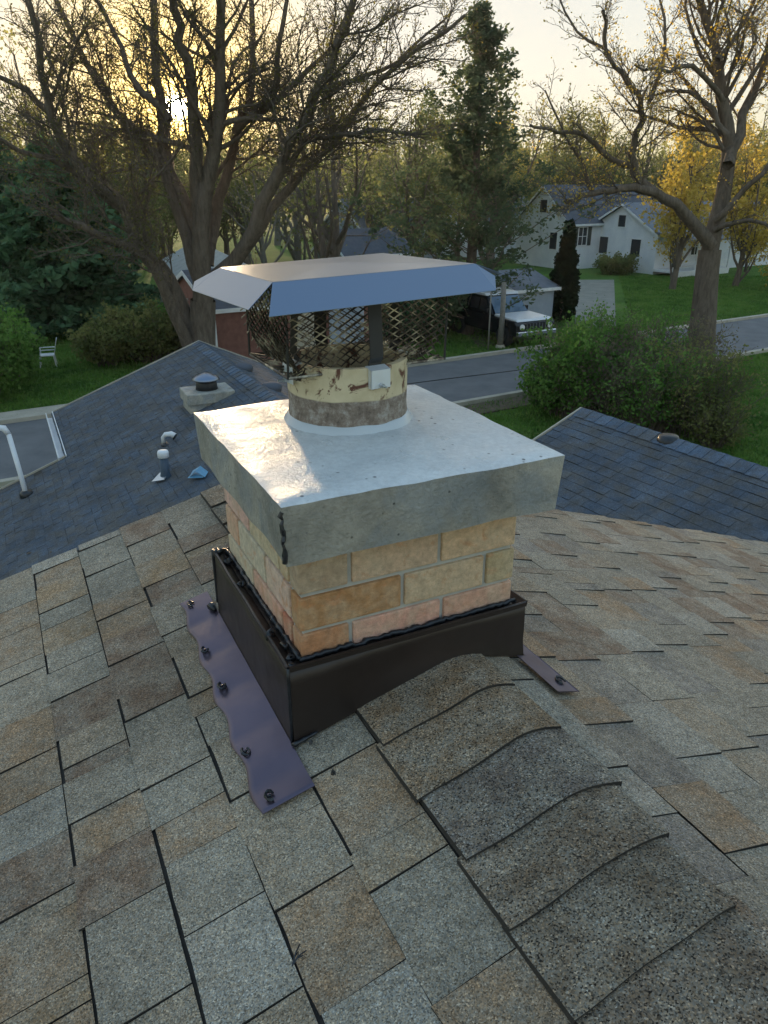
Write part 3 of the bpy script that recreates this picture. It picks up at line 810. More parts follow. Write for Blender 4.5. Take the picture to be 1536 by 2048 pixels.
# driveway of brown litter and old asphalt by the parked car
sheet('driveway',[(3.9,31.2),(8.4,33.6),(9.8,41.5),(3.2,41.5)],.008,M['soil'])
M['drive']=m_noise('old_concrete_drive',(.16,.16,.14),(.25,.25,.21),1.5,.9,.3,30,.01)
sheet('driveway',[tuple(on_z(px,py,0)[:2]) for px,py in ((1150,662),(1232,655),(1228,560),(1152,560))],.02,M['drive'])
b=MB()
rr=random.Random(21)
for (t0,s0,t1,s1) in ((-12.2,-1.2,-11.2,-1.9),(-11.2,-1.9,-11.6,-2.4),(-11.6,-2.4,-10.6,-2.7),(-3,-2.0,6,-2.6),(6,-2.6,16,-2.2)):
    n=6; pts=[rp(t0+(t1-t0)*i/n+rr.uniform(-.05,.05),s0+(s1-s0)*i/n+rr.uniform(-.08,.08),.014) for i in range(n+1)]
    b.tube(pts,.025,4)
struct(obj('tar_seam',b.mesh('tar_seam',M['tar'])))
# ================================================================== trees
def branch_pts(p,d,L,n,r,up=.12,wig=.22):
    pts=[p.copy()]; d=d.normalized()
    for i in range(n):
        d=(d+Vector((r.gauss(0,wig),r.gauss(0,wig),r.gauss(0,wig)*.8+up))).normalized(); p=p+d*(L/n); pts.append(p.copy())
    return pts,d
class Tree:
    def __init__(s,seed): s.r=random.Random(seed); s.wood=MB(); s.tips=[]; s.count=0
    def limb(s,pts,r0,r1,level,maxlevel,dens,lf=.55,k=None,spread=1.0,up=.12,start=.25,minlen=.25):
        n=len(pts); k=k or (8 if level==0 else 5 if level==1 else 4 if level==2 else 3)
        rad=[r0+(r1-r0)*(i/(n-1))**.8 for i in range(n)]
        s.wood.tube(pts,rad,k,cap=False); s.count+=1
        L=sum((pts[i+1]-pts[i]).length for i in range(n-1))
        if level>=maxlevel: s.tips.append((pts[-1],(pts[-1]-pts[-2]).normalized())); s.tips.append((pts[n//2],(pts[-1]-pts[-2]).normalized())); return
        m=max(2,int(L*dens[level]))
        for q in range(m):
            f=start+(1-start)*(q+s.r.random()*.9)/m; f=min(f,.995); g=f*(n-1); i=int(g); t=g-i
            p=pts[i].lerp(pts[min(i+1,n-1)],t); ax=(pts[min(i+1,n-1)]-pts[i]).normalized()
            o=ax.orthogonal().normalized(); o.rotate(Matrix.Rotation(s.r.uniform(0,6.283),3,ax))
            ang=s.r.uniform(.45,1.05)*spread
            d=ax*math.cos(ang)+o*math.sin(ang)
            if d.z<-.25: d.z*=.3
            cl_=L*lf*(1-.55*f)*s.r.uniform(.6,1.15)
            if level+1>=maxlevel: cl_=min(cl_,1.6)
            if cl_<minlen: cl_=minlen
            rr_=min(rad[i]*.6,max(.0085,.013*cl_+.006) if level>=1 else .022*cl_+.01)
            cp,_=branch_pts(p,d,cl_,max(3,min(7,int(cl_/.5)+2)),s.r,up,.20)
            s.limb(cp,rr_,max(.0075,rr_*.28),level+1,maxlevel,dens,lf,None,spread,up,.2,minlen)
def leaves_mesh(name,tips,per,size,spread,m,seed=1,flat=0.0,mb=None,elong=1.5):
    rng=np.random.default_rng(seed); P=np.array([tuple(t[0]) for t in tips]); P=np.repeat(P,per,0)
    n=len(P); P=P+rng.normal(0,spread,(n,3))*np.array([1,1,.8])
    a=rng.normal(size=(n,3)); a/=np.linalg.norm(a,axis=1)[:,None]
    c=rng.normal(size=(n,3)); c-=a*(a*c).sum(1)[:,None]; c/=np.linalg.norm(c,axis=1)[:,None]
    if flat>0: a[:,2]*=1-flat; c[:,2]*=1-flat
    sz=size*rng.uniform(.5,1.3,n)[:,None]
    V=np.stack([P-a*sz*elong/2,P+c*sz*.5,P+a*sz*elong/2,P-c*sz*.5],1).reshape(-1,3)
    me=bpy.data.meshes.new(name); me.vertices.add(4*n); me.vertices.foreach_set('co',V.ravel().astype(np.float32))
    me.loops.add(4*n); me.loops.foreach_set('vertex_index',np.arange(4*n,dtype=np.int32)); me.polygons.add(n)
    me.polygons.foreach_set('loop_start',np.arange(0,4*n,4,dtype=np.int32)); 
    me.materials.append(m); me.update(calc_edges=True); me.validate(); return me
def px_pts(lst,Y0,base=None,seed=0,zmin=0.0):
    """limb laid out on its own bearing, with its own distance"""
    out=[]
    for q in lst:
        x,y=q[0],q[1]; dy=q[2] if len(q)>2 else 0
        out.append(on_y(x,y,Y0+dy))
    return out
def smooth_pts(P,sub=3,r=None,amp=0.05):
    out=[]
    n=len(P)
    for i in range(n-1):
        p0=P[max(i-1,0)];p1=P[i];p2=P[i+1];p3=P[min(i+2,n-1)]
        for k in range(sub):
            t=k/sub; a=2*p1; b=(p2-p0)*t; c=(2*p0-5*p1+4*p2-p3)*t*t; d=(3*p1-p0-3*p2+p3)*t*t*t
            q=(a+b+c+d)*.5
            if r and (i or k): q=q+Vector((r.gauss(0,amp),r.gauss(0,amp),r.gauss(0,amp)*.6))
            out.append(q)
    out.append(P[-1]); return out
def hero(name,label,base,limbs,seed,dens,maxl,bark,leafm=None,leafper=1,leafsize=.1,leafspread=.15,lf=.5,minr=.02,spread=1.0,up=.1,cat='tree',group=None,flare=1.25):
    T=Tree(seed)
    root=thing(name,tuple(base),label,cat,group)
    for (pts,r0,r1,lv,st) in limbs:
        Q=smooth_pts(pts,3,T.r if lv else None,.05)
        T.limb([q-base for q in Q],r0,r1,lv,maxl,dens,lf,None,spread,up,st)
    # separate the stem(s) from the twig work: trunk = the given limbs, crown = the rest
    part('branches',T.wood,bark,root,smooth=True)
    tr=MB()
    for (pts,r0,r1,lv,st) in limbs:
        if lv==0:
            Q=smooth_pts(pts,3)[:7]; Q=[q-base for q in Q]; n=len(Q)
            tr.tube(Q,[r0*(.90+(flare-.80)*(1-i/(n-1))**2) for i in range(n)],12,cap=False)
    part('trunk',tr,bark,root,smooth=True)
    if leafm is not None: part_o=obj('leaves',leaves_mesh('leaves',T.tips,leafper,leafsize,leafspread,leafm,seed),root)
    return root,T
# --- the big bare tree against the sun
LB=Vector((-5.95,24.9,0)); Y=24.9
def L(lst,dy=0): return [on_y(q[0],q[1],Y+dy*(i/(len(lst)-1))+(q[2] if len(q)>2 else 0)) for i,q in enumerate(lst)]
limbsL=[(L([(402,815),(404,700),(406,600),(402,500),(408,400),(428,300),(440,200),(440,80),(446,-80)],-1),.44,.10,0,.5),
 (L([(404,560),(360,430),(338,320),(320,220),(312,110),(300,-80)],2),.30,.10,1,.3),
 (L([(402,500),(396,350),(388,220),(372,120),(350,20),(335,-90)],-2.5),.26,.09,1,.3),
 (L([(400,700),(340,560),(285,500),(245,410),(165,340),(105,240),(85,140),(55,-60)],-2),.30,.08,1,.25),
 (L([(404,480),(330,330),(235,225),(165,115),(85,-60)],3),.22,.07,1,.2),
 (L([(415,530),(442,400),(482,250),(506,150),(500,-80)],2.5),.24,.07,1,.3),
 (L([(470,265),(545,190),(558,90),(590,-60)],-1),.14,.05,1,.2),
 (L([(500,240),(600,160),(660,90),(730,-40)],3),.12,.04,1,.1),
 (L([(430,560),(490,490),(545,370),(595,265),(645,165),(690,50),(735,-70)],-3),.28,.07,1,.3),
 (L([(470,520),(520,450),(600,340),(665,285),(725,195),(800,125),(930,30)],1),.20,.05,1,.25),
 (L([(575,345),(610,285),(685,270),(765,257),(835,275)],-4),.11,.03,2,.1),
 (L([(400,760),(350,620),(290,515),(200,470),(105,430)],-4),.24,.09,1,.3),
 (L([(230,410),(130,330),(40,300),(-60,240)],-3),.13,.04,1,.1),
 (L([(110,240),(50,180),(-20,140),(-90,60)],-1),.12,.04,1,.1),
 (L([(340,240),(260,150),(225,60),(160,-60)],2),.13,.05,1,.1),
 (L([(645,180),(740,150),(820,100),(905,20)],2),.09,.03,1,.1),
 (L([(385,300),(290,270),(190,250),(90,235)],2),.10,.03,1,.1),
]
hero('bare_tree','huge many stemmed bare tree with the low sun shining through its limbs',LB,limbsL,31,[2.0,3.0,5.4,7.0],4,M['bark'],M['bud'],1,.045,.08,lf=.42,up=.06)
# --- the second bare tree, right
RB=on_z(1398,735,0); Y=RB.y
limbsR=[(L([(1398,735),(1408,620),(1420,500),(1446,390),(1458,280),(1442,190),(1432,100),(1402,10),(1385,-90)],1),.43,.09,0,.45),
 (L([(1420,490),(1365,425),(1310,387),(1245,377),(1185,388),(1130,405)],-1.5),.26,.06,1,.4),
 (L([(1312,388),(1272,345),(1268,290),(1288,220),(1262,170),(1218,105),(1205,20)],-1),.17,.05,1,.25),
 (L([(1268,330),(1222,318),(1172,272),(1122,262),(1060,250)],-2),.13,.04,1,.2),
 (L([(1456,330),(1492,230),(1530,120),(1575,-20)],2),.22,.07,1,.25),
 (L([(1445,200),(1385,135),(1335,142),(1270,130)],-2),.11,.03,1,.2),
 (L([(1436,120),(1480,60),(1530,-50)],2),.10,.04,1,.2),
 (L([(1455,270),(1400,195),(1335,182),(1290,200)],1.5),.10,.03,1,.2),
 (L([(1430,440),(1490,380),(1545,330),(1600,240)],-1),.14,.05,1,.2),
 (L([(1430,460),(1500,440),(1570,470)],-2),.11,.04,1,.2),
 (L([(1190,388),(1160,320),(1132,272),(1090,180)],-1),.08,.025,1,.1),
 (L([(1222,110),(1150,60),(1110,-40)],1),.07,.02,1,.1),
 (L([(1300,200),(1330,90),(1310,-60)],2),.09,.03,1,.1),
]
hero('bare_tree','gnarled bare tree with a long low limb reaching over the white houses',RB,limbsR,47,[2.2,3.4,5.4,7.0],4,M['bark'],M['gold'],1,.055,.08,lf=.42,up=.05)
# --- tall thin pine in the middle
def conifer(name,label,base,H,R,seed,m,kind='pine',per=3,size=.28,group=None,levels=None,skirt=.06,thin=1.0,bark='bark'):
    r=random.Random(seed); root=thing(name,tuple(base),label,'tree',group)
    tr=MB(); tr.tube([Vector((0,0,0)),Vector((.06,0,H*.5)),Vector((0,.05,H))],[H*.018+.05,H*.011+.03,.02],8); part('trunk',tr,M[bark],root,smooth=True)
    br=MB(); tips=[]; z=H*skirt
    while z<H*.985:
        f=z/H
        env=R*(1-f)**(1.0 if kind=='pine' else .8)*(min(1,.55+f*2.2) if kind=='pine' else 1)+.12
        nb=r.randint(4,6) if kind=='pine' else r.randint(7,10)
        if r.random()<thin:
          for k in range(nb):
            a=r.uniform(0,6.283); ln=env*(r.uniform(.35,1.15) if kind=='pine' else r.uniform(.55,1.12))
            rise=(.25+.45*f) if kind=='pine' else (-.18+.5*f)
            p=Vector((0,0,z+r.uniform(-.1,.1))); d=Vector((math.cos(a),math.sin(a),rise))
            pts=[p]
            n=5
            for i in range(n):
                d2=d+Vector((r.gauss(0,.1),r.gauss(0,.1),(.10*i if kind=='pine' else .05*i-.05))); p=p+d2.normalized()*(ln/n); pts.append(p.copy())
            br.tube(pts,[.035*(1-f)+.012]+[.02*(1-f)+.008]*(n-1)+[.006],4,cap=False)
            for i in range(1,n+1):
                m_=1 if kind=='pine' else 1
                for q in range(2 if i<n else 3):
                    side=Vector((-d.y,d.x,0)).normalized()*r.uniform(-1,1)*ln*.22*(1.1-i/n*.5)
                    if i>=2 or kind!='pine': tips.append((pts[i]+side+Vector((0,0,r.uniform(-.08,.12))),d))
        z+=H*(.036 if kind=='pine' else .028)*r.uniform(.7,1.3)
    part('branches',br,M[bark],root)
    obj('needles',leaves_mesh('needles',tips,per,size,.16 if kind=='pine' else .14,m,seed,flat=.25,elong=2.0),root)
    return root
conifer('pine_tree','tall thin pine with open ragged crown between the two bare trees',on_z(935,668,0),12.4,6.3,5,M['pine'],per=17,size=.125)
conifer('spruce_tree','dense dark evergreen left of the huge bare tree, branches down to the lawn',on_z(120,690,0)+Vector((-.5,3.5,0)),7.6,4.6,6,M['spruce'],'spruce',per=9,size=.27,skirt=.02)
conifer('spruce_tree','second dark evergreen at the picture edge, half hidden behind the dense one',on_z(-70,660,0)+Vector((0,5,0)),8.5,3.8,9,M['spruce'],'spruce',per=8,size=.28,skirt=.02)
# arborvitae
r_=random.Random(3); root=thing('arborvitae',tuple(on_z(1122,640,0)),'narrow dark columnar arborvitae beside the white house gable','shrub')
tips=[]; HH=4.5
for i in range(1500):
    f=r_.random()**.8; a=r_.random()*6.283; rad=(.62*min(1,(1-f)*1.7+.04))*r_.uniform(.55,1.05)
    tips.append((Vector((rad*math.cos(a),rad*math.sin(a),f*HH)),Vector((0,0,1))))
obj('foliage',leaves_mesh('foliage',tips,4,.17,.07,M['thuja'],4),root)
tr=MB(); tr.tube([Vector((0,0,0)),Vector((0,0,HH*.9))],[.1,.02],6); part('trunk',tr,M['bark'],root)
# --- tree prototypes of the belt beyond
def make_tree(name,label,H,seed,bark,leafm,per,size,spread_,crown=.3,dens=(1.3,1.2,2.0),maxl=3,group=None,nst=5,lf=.5,up=.12,spr=1.0,cat='tree'):
    r=random.Random(seed); root=thing(name,(0,0,0),label,cat,group); T=Tree(seed)
    p0=Vector((0,0,0)); st,_=branch_pts(p0,Vector((0,0,1)),H*.95,7,r,.35,.08)
    T.limb(st,H*.016+.05,.03,0,maxl,dens,lf,7,spr,up,.22)
    for i in range(nst):
        f=.12+.35*i/nst; a=i*2.4+r.random(); z=H*f
        pts,_=branch_pts(st[int(f*7)],Vector((math.cos(a)*.7,math.sin(a)*.7,.8)),H*r.uniform(.45,.62),6,r,up+.08,.14)
        T.limb(pts,H*.009+.03,.02,1,maxl,dens,lf,5,spr,up,.2)
    part('branches',T.wood,bark,root,smooth=True)
    tr=MB(); tr.tube(st[:4],[(H*.016+.05)*1.3,(H*.016+.05)*1.02,(H*.015+.04),(H*.012+.03)],8,cap=False); part('trunk',tr,bark,root,smooth=True)
    if leafm is not None: obj('leaves',leaves_mesh('leaves',T.tips,per,size,spread_,leafm,seed),root)
    return root,len(T.tips)

# ---- the belt of trees beyond the street: prototypes first, then copies
protos=[]
P1,_n1=make_tree('budding_tree','budding tree in the belt beyond the street',11,101,M['bark'],M['olive'],3,.13,.22,group='budding trees in the belt beyond the street')
P2,_n2=make_tree('budding_tree','budding tree in the belt beyond the street',10,102,M['bark_pale'],M['bud'],3,.12,.22,group='budding trees in the belt beyond the street')
P3,_n3=make_tree('leafy_tree','leafy dull green tree in the belt beyond the street',9,103,M['bark'],M['olive'],14,.13,.40,group='leafy trees in the belt beyond the street',dens=(1.5,1.5,2.4))
P4,_n4=make_tree('golden_tree','golden leaved tree behind the white houses',7.5,104,M['bark'],M['gold'],12,.14,.30,group='golden trees behind the white houses',dens=(1.6,1.7,2.6),nst=7)
rb=random.Random(77)
belt=[]
for i in range(84):
    px=-260+2060*i/83+rb.uniform(-25,25); Yb=rb.choice((44,52,60,70,82,95))+rb.uniform(-4,4)
    if px>980 and Yb<72: Yb+=30
    x=(px-768)/F*(Yb*.914+2.6)
    pr=rb.choice((P1,P2,P3,P3,P2,P1)); 
    sc=rb.uniform(.88,1.18)*(1+(Yb-50)*.004)
    if px<260: sc*=1.12
    if 255<px<455: Yb=62+rb.uniform(-6,12); x=(px-768)/F*(Yb*.914+2.6); pr=P3; sc=rb.uniform(.92,1.08)
    belt.append((pr,x,Yb,sc))
gold=[(15.6,88,1.15),(21,78,1.1),(18.2,49.0,1.12),(22.8,50.5,1.0),(27.5,70,1.25),(32,76,1.25),(38,84,1.35),(34,66,1.0),(12,96,1.1),(27,58.5,.60),(44,80,1.3)]
for x,Yb,sc in gold: belt.append((P4,x,Yb,sc))
used=set()
glab={3:'golden leaved tree right beside the trunk of the gnarled bare tree',2:'golden leaved tree standing in front of the porch of the right white house',9:'low golden bush like tree at the foot of the right white house'}
for i,(pr,x,Yb,sc) in enumerate(belt):
    o=pr if pr.name not in used else copy_tree(pr)
    used.add(pr.name)
    o.location=(x,Yb,0 if Yb<120 else 0); o.scale=(sc*rb.uniform(.9,1.15),sc*rb.uniform(.9,1.15),sc); o.rotation_euler=(0,0,rb.uniform(0,6.28))
    pxx=768+x/(Yb*.914+2.6)*F; kind={'budding_tree':'budding thin crowned tree','leafy_tree':'dull green leafy tree','golden_tree':'golden leaved tree'}[o.name.split('.')[0]]
    reg=['at the far left behind the dark evergreens','behind the huge bare tree left of the sun','low on the horizon under the sun','between huge bare tree and pine','behind the tall pine','between pine and gnarled bare tree','behind the gnarled bare tree at the right'][sum(pxx>q for q in (120,290,460,800,1020,1300))]
    o['label']=kind+' '+reg+(', farther' if Yb>75 else ', nearer the street')
    if i>=84 and (i-84) in glab: o['label']=glab[i-84]; del o['group']
# far wood that reads as one mass
tips=[]; rw=random.Random(5)
for i in range(9000):
    a=rw.uniform(-.85,.95); d=rw.uniform(105,165); H=9.5+3.0*noise.noise(Vector((a*6,d*.05,0)))+(2 if a<-.3 else 0)
    f=rw.random()**.7
    tips.append((Vector((math.tan(a)*d,d,.2+H*f)),Vector((0,0,1))))
fw=obj('far_wood',leaves_mesh('far_wood',tips,5,.55,.9,M['olive'],8)); struct(fw,'stuff')
# smaller bare tree stems standing among the belt (in front)
for px,py,Hh,sd,lb in ((648,640,9.5,201,'slender straight bare tree between the huge bare tree and the pine'),):
    rt,_=make_tree('slender_tree',lb,Hh,sd,M['bark'],M['bud'],1,.08,.12,dens=(1.2,1.5,2.4),nst=3,lf=.34)
    p=on_z(px,py,0); rt.location=p
# ---- shrubs
def shrub(name,label,loc_,H,R,seed,leafm,per,size,twig=60,group=None,leafspread=.12,lift=.2,bark='bark'):
    r=random.Random(seed); root=thing(name,tuple(loc_),label,'shrub',group); T=Tree(seed)
    for i in range(twig):
        a=r.uniform(0,6.283); rr_=R*.35*math.sqrt(r.random()); p=Vector((rr_*math.cos(a),rr_*math.sin(a),0))
        d=Vector((math.cos(a)*r.uniform(.05,.9)*R/H*1.3,math.sin(a)*r.uniform(.05,.9)*R/H*1.3,1))
        pts,_=branch_pts(p,d,H*r.uniform(.65,1.15),6,r,.03,.14)
        T.limb(pts,.018,.005,2,3,[1,1,5.5],.34,3,1.0,.08,lift)
    part('stems',T.wood,M[bark],root)
    if leafm: obj('leaves',leaves_mesh('leaves',T.tips,per,size,leafspread,leafm,seed),root)
    return root
shrub('green_bush','large fresh green bush at the near kerb behind the blue grey roof',on_z(1150,850,0)+Vector((.15,.6,0)),2.5,1.15,11,M['green'],9,.075,70)
shrub('green_bush','low green bush spilling towards the kerb, left of the large bush',on_z(1115,845,0)+Vector((.2,1.0,0)),1.6,1.0,12,M['green'],9,.07,50)
for i,(px,py,H_,R_,lb) in enumerate(((1215,860,2.9,1.6,'reddish twiggy thicket right beside the large green bush'),(1300,880,2.6,1.6,'twiggy budding thicket over the blue grey roof ridge'),(1385,880,2.7,1.7,'twiggy thicket at the foot of the gnarled bare tree'),(1260,830,3.1,1.5,'tall twiggy thicket behind the lower ones'),(1440,905,1.3,.9,'low twiggy thicket close to the roof ridge, toward the lawn'),(1180,800,2.4,1.3,'greenish brown thicket just behind the large green bush'),(1350,800,2.5,1.4,'thin grey thicket by the kerb'))):
    shrub('thicket',lb,on_z(px,py,0)+Vector((0,.5,0)),H_*.84,R_*.86,30+i,M['green'] if i in (5,3,1) else M['olive'] if i in (4,2) else M['twiggy'],4,.06,75,'twiggy thickets along the near kerb')
for i,(px,py,H_,R_,mm,lb) in enumerate(((8,760,2.0,1.5,'green','bright fresh green bush at the edge of the left lawn'),(215,730,1.5,1.1,'olive','round dark green bush right of the white lawn chair'),(300,722,1.9,1.6,'olive','dull green bush by the trunk of the huge bare tree'),(352,700,1.5,1.1,'green','small green bush against the trunk of the huge bare tree'),(-40,800,2.2,1.6,'green','bright green bush cut by the picture edge'))):
    shrub('garden_bush',lb,on_z(px,py,0),H_,R_,60+i,M[mm],9,.10,60,None,.14)
for i,(x,y_,H_,lb) in enumerate(((17.0,57.2,1.3,'pale green shrub under the windows of the white gabled house'),(21.2,60.2,1.2,'green shrub under the second window of the white gabled house'),(25.5,48.5,1.7,'yellow flowering bush beside the far kerb'),(28.8,50.0,1.8,'larger yellow flowering bush toward the picture edge'))):
    shrub('garden_bush',lb,(x,y_,0),H_,1.6,70+i,M['gold'] if i>1 else M['olive'],8,.13,40,None,.15)
for i,(px,py,H_,lb) in enumerate(((900,672,2.2,'dark green bush under the pine, left of the parked car'),(840,690,1.8,'dark green bush beyond the street, seen through the cap mesh'),(770,700,1.5,'low dark bush beyond the street behind the cap mesh'))):
    shrub('garden_bush',lb,on_z(px,py,0)+Vector((0,1.5,0)),H_,1.6,80+i,M['spruce'],9,.12,50,None,.15)
# ---- grass: blades massed on the lawns in view
def grass_patch(polys,n,h,seed):
    rng=np.random.default_rng(seed); V=[]
    for (x0,x1,y0,y1,k) in polys:
        m=int(n*k); x=rng.uniform(x0,x1,m); y=rng.uniform(y0,y1,m)
        # keep off the street
        dx=x-R0.x; dy=y-R0.y; s_=dx*RN.x+dy*RN.y; ok=(s_>.35)|(s_<-RW-.35); ok&=~((y>34)&(y<58)&(x>8.4+(y-35.5)*.27)&(x<11.8+(y-36)*.25)); x=x[ok];y=y[ok]; m=len(x)
        a=rng.uniform(0,6.283,m); hh=h*rng.uniform(.5,1.4,m); w_=.012+.02*rng.random(m)
        c_,s2=np.cos(a),np.sin(a); lx=rng.normal(0,.4,m)*hh; ly=rng.normal(0,.4,m)*hh; z0=np.zeros(m)
        V.append(np.stack([np.stack([x-c_*w_,y-s2*w_,z0],1),np.stack([x+c_*w_,y+s2*w_,z0],1),np.stack([x+lx,y+ly,hh],1)],1))
    V=np.concatenate(V).reshape(-1,3); n3=len(V)//3
    me=bpy.data.meshes.new('lawn_grass'); me.vertices.add(len(V)); me.vertices.foreach_set('co',V.ravel().astype(np.float32)); me.loops.add(len(V)); me.loops.foreach_set('vertex_index',np.arange(len(V),dtype=np.int32)); me.polygons.add(n3); me.polygons.foreach_set('loop_start',np.arange(0,len(V),3,dtype=np.int32)); me.materials.append(M['grassblade']); me.update(calc_edges=True); me.validate()
    return struct(obj('lawn_grass',me),'stuff')
grass_patch([(-22,-6,20,42,1.0),(6,24,14,30,1.0),(8,32,34,56,1.0),(-2,9,18,40,.5)],85000,.09,3)
# ================================================================== houses
def wall_window(b_parent,x,z0,z1,wd,y,shut=True,sx=1):
    """window in a wall whose outside faces -y of the house frame"""
    f=MB(); t=.07
    for (a,b_,c,d) in ((x-wd/2-t,x-wd/2,z0-t,z1+t),(x+wd/2,x+wd/2+t,z0-t,z1+t),(x-wd/2,x+wd/2,z1,z1+t),(x-wd/2,x+wd/2,z0-t,z0),(x-.02,x+.02,z0,z1),(x-wd/2,x+wd/2,(z0+z1)/2-.02,(z0+z1)/2+.02)):
        f.box(a,b_,y-.05,y-.002,c,d)
    fr=part('window',f,M['white'],b_parent)
    g=MB(); g.box(x-wd/2,x+wd/2,y-.018,y-.004,z0,z1); part('pane',g,M['dark_glass'],fr)
    if shut:
        for sgn in (-1,1):
            s_=MB(); xc=x+sgn*(wd/2+.07+.2); s_.box(xc-.19,xc+.19,y-.06,y-.003,z0-.05,z1+.05); part('shutter',s_,M['shutter'],b_parent)
def gable_house(name,label,P,rz,Lx,Dy,eave,rise,wallm,roofm,over=.3,wins=(),gwins=(),cat='house',fascia=True,doors=()):
    """near corner at P; local x along the ridge, y to the back"""
    root=thing(name,(P[0],P[1],0),label,cat,rz=rz)
    w=MB(); w.add([(0,0,0),(Lx,0,0),(Lx,Dy,0),(0,Dy,0),(0,0,eave),(Lx,0,eave),(Lx,Dy,eave),(0,Dy,eave),(0,Dy/2,eave+rise-.06),(Lx,Dy/2,eave+rise-.06)],
      [(0,1,5,4),(1,2,6,9,5),(2,3,7,6),(3,0,4,8,7)]); part('wall',w,wallm,root)
    sl=rise/(Dy/2); oe=over; th=.12
    r=MB()
    for sgn in (0,1):
        y0=-oe if sgn==0 else Dy+oe; z0=eave-oe*sl
        poly=[(-over,y0,z0+th),(Lx+over,y0,z0+th),(Lx+over,Dy/2,eave+rise+th),(-over,Dy/2,eave+rise+th)]
        if sgn: poly=poly[::-1]
        r.slab(poly,th*.9)
    ro=part('roof',r,roofm,root)
    if fascia:
        f=MB()
        f.box(-over,Lx+over,-oe-.03,-oe-.002,eave-oe*sl-.02,eave-oe*sl+.12)
        for xx in (-over-.03,Lx+over+.002):
            f.slab([(xx,-oe,eave-oe*sl+.10),(xx+.028,-oe,eave-oe*sl+.10),(xx+.028,Dy/2,eave+rise+.10),(xx,Dy/2,eave+rise+.10)],.16,Vector((0,0,1)))
            f.slab([(xx,Dy/2,eave+rise+.10),(xx+.028,Dy/2,eave+rise+.10),(xx+.028,Dy+oe,eave-oe*sl+.10),(xx,Dy+oe,eave-oe*sl+.10)],.16,Vector((0,0,1)))
        part('fascia',f,M['white'],root)
    for (x,z0,z1,wd,sh) in wins: wall_window(root,x,z0,z1,wd,0,sh)
    for (yy,z0,z1,wd) in gwins:   # gable wall facing -x
        f=MB(); 
        for (a,b_,c,d) in ((yy-wd/2-.08,yy-wd/2,z0-.08,z1+.08),(yy+wd/2,yy+wd/2+.08,z0-.08,z1+.08),(yy-wd/2,yy+wd/2,z1,z1+.08),(yy-wd/2,yy+wd/2,z0-.08,z0)): f.box(-.05,-.002,a,b_,c,d)
        fr=part('window',f,M['white'],root); g=MB(); g.box(-.02,-.004,yy-wd/2,yy+wd/2,z0,z1); part('pane',g,M['dark_glass'],fr)
    for (x,wd,h,mm) in doors:
        d=MB(); d.box(x-wd/2,x+wd/2,-.04,-.003,0.02,h); dd=part('door',d,mm,root)
        k=MB(); k.box(x+wd/2-.12,x+wd/2-.06,-.09,-.04,h*.46,h*.50); part('handle',k,M['steel'],dd)
    return root
RZ=math.atan2(RD.y,RD.x)
gable_house('white_house','white gabled house with a dark slate roof and shuttered windows beyond the arborvitae',(13.9,60),RZ,10.2,6.0,3.35,2.5,M['white_siding'],M['slate_roof'],.25,
   wins=((1.4,1.75,3.0,.85,True),(4.7,1.75,3.0,.95,True),(8.2,1.75,3.0,.9,True)),gwins=((3.0,4.0,4.9,.8),(1.6,1.4,2.6,.8)))
h2=gable_house('white_house','white house with grey roof and front porch behind the gnarled bare tree',(19.6,57.0),RZ,17,7,2.75,1.9,M['white_siding'],M['grey_roof'],.3,
   wins=((4.2,1.2,2.3,.8,False),(9.6,1.2,2.35,.9,False),(11.0,1.2,2.35,.9,False),(12.4,1.2,2.35,.9,False),(15.2,1.2,2.35,.9,False)),doors=((2.4,.95,2.05,M['shutter']),),gwins=((1.9,1.1,2.3,.9),(5.1,1.1,2.3,.9),(3.5,3.1,3.9,.7)))
b=MB(); b.box(-.2,5.6,-2.2,-.02,.25,.4); b.box(-.1,.0,-2.15,-2.05,.4,2.5); b.box(5.4,5.5,-2.15,-2.05,.4,2.5)
for xx in (1.8,3.6): b.box(xx,xx+.1,-2.15,-2.05,.4,2.5)
part('porch_posts',b,M['white'],h2)
b=MB(); b.slab([(-.4,-2.5,2.5),(5.8,-2.5,2.5),(5.8,-.02,3.0),(-.4,-.02,3.0)],.14); part('porch_roof',b,M['grey_roof'],h2)
for z in (.62,.95): 
    b=MB(); b.box(.0,5.4,-2.12,-2.08,z,z+.05); part('porch_rail',b,M['white'],h2)
b=MB(); b.box(-.2,5.6,-2.18,-2.1,0,.25); part('porch_skirt',b,M['white'],h2)
gable_house('far_house','far white house with blue grey roof half hidden behind the pine',(8.6,68),RZ,6.5,7,2.8,2.2,M['white_siding'],M['grey_roof'],.3,wins=((2,1.2,2.4,.9,True),(4.6,1.2,2.4,.9,True)),gwins=((3.5,3.3,4.0,.7),))
gable_house('far_house','far pale house with a bluish roof glimpsed between bare tree and pine',(-1.5,62),RZ,7.5,7,2.7,2.1,M['bluewall'],M['grey_roof'],.3,wins=((2,1.2,2.4,.9,False),(4.6,1.2,2.4,.9,False),(6.3,1.2,2.4,.7,False)))
gable_house('far_house','far grey shed with white framed porch opening above the metal lid',(-2.2,46),RZ,4.4,4,2.3,1.2,M['greywall'],M['slate_roof'],.25,wins=((1.2,.9,1.9,1.1,False),(3.1,.9,1.9,1.1,False)))
# low garage beside the parked car
gable_house('garage','low blue grey garage with white fascia behind the parked off road car',(6.15,36.0),RZ,2.35,4.0,1.62,.6,M['bluewall'],M['grey_roof'],.22)
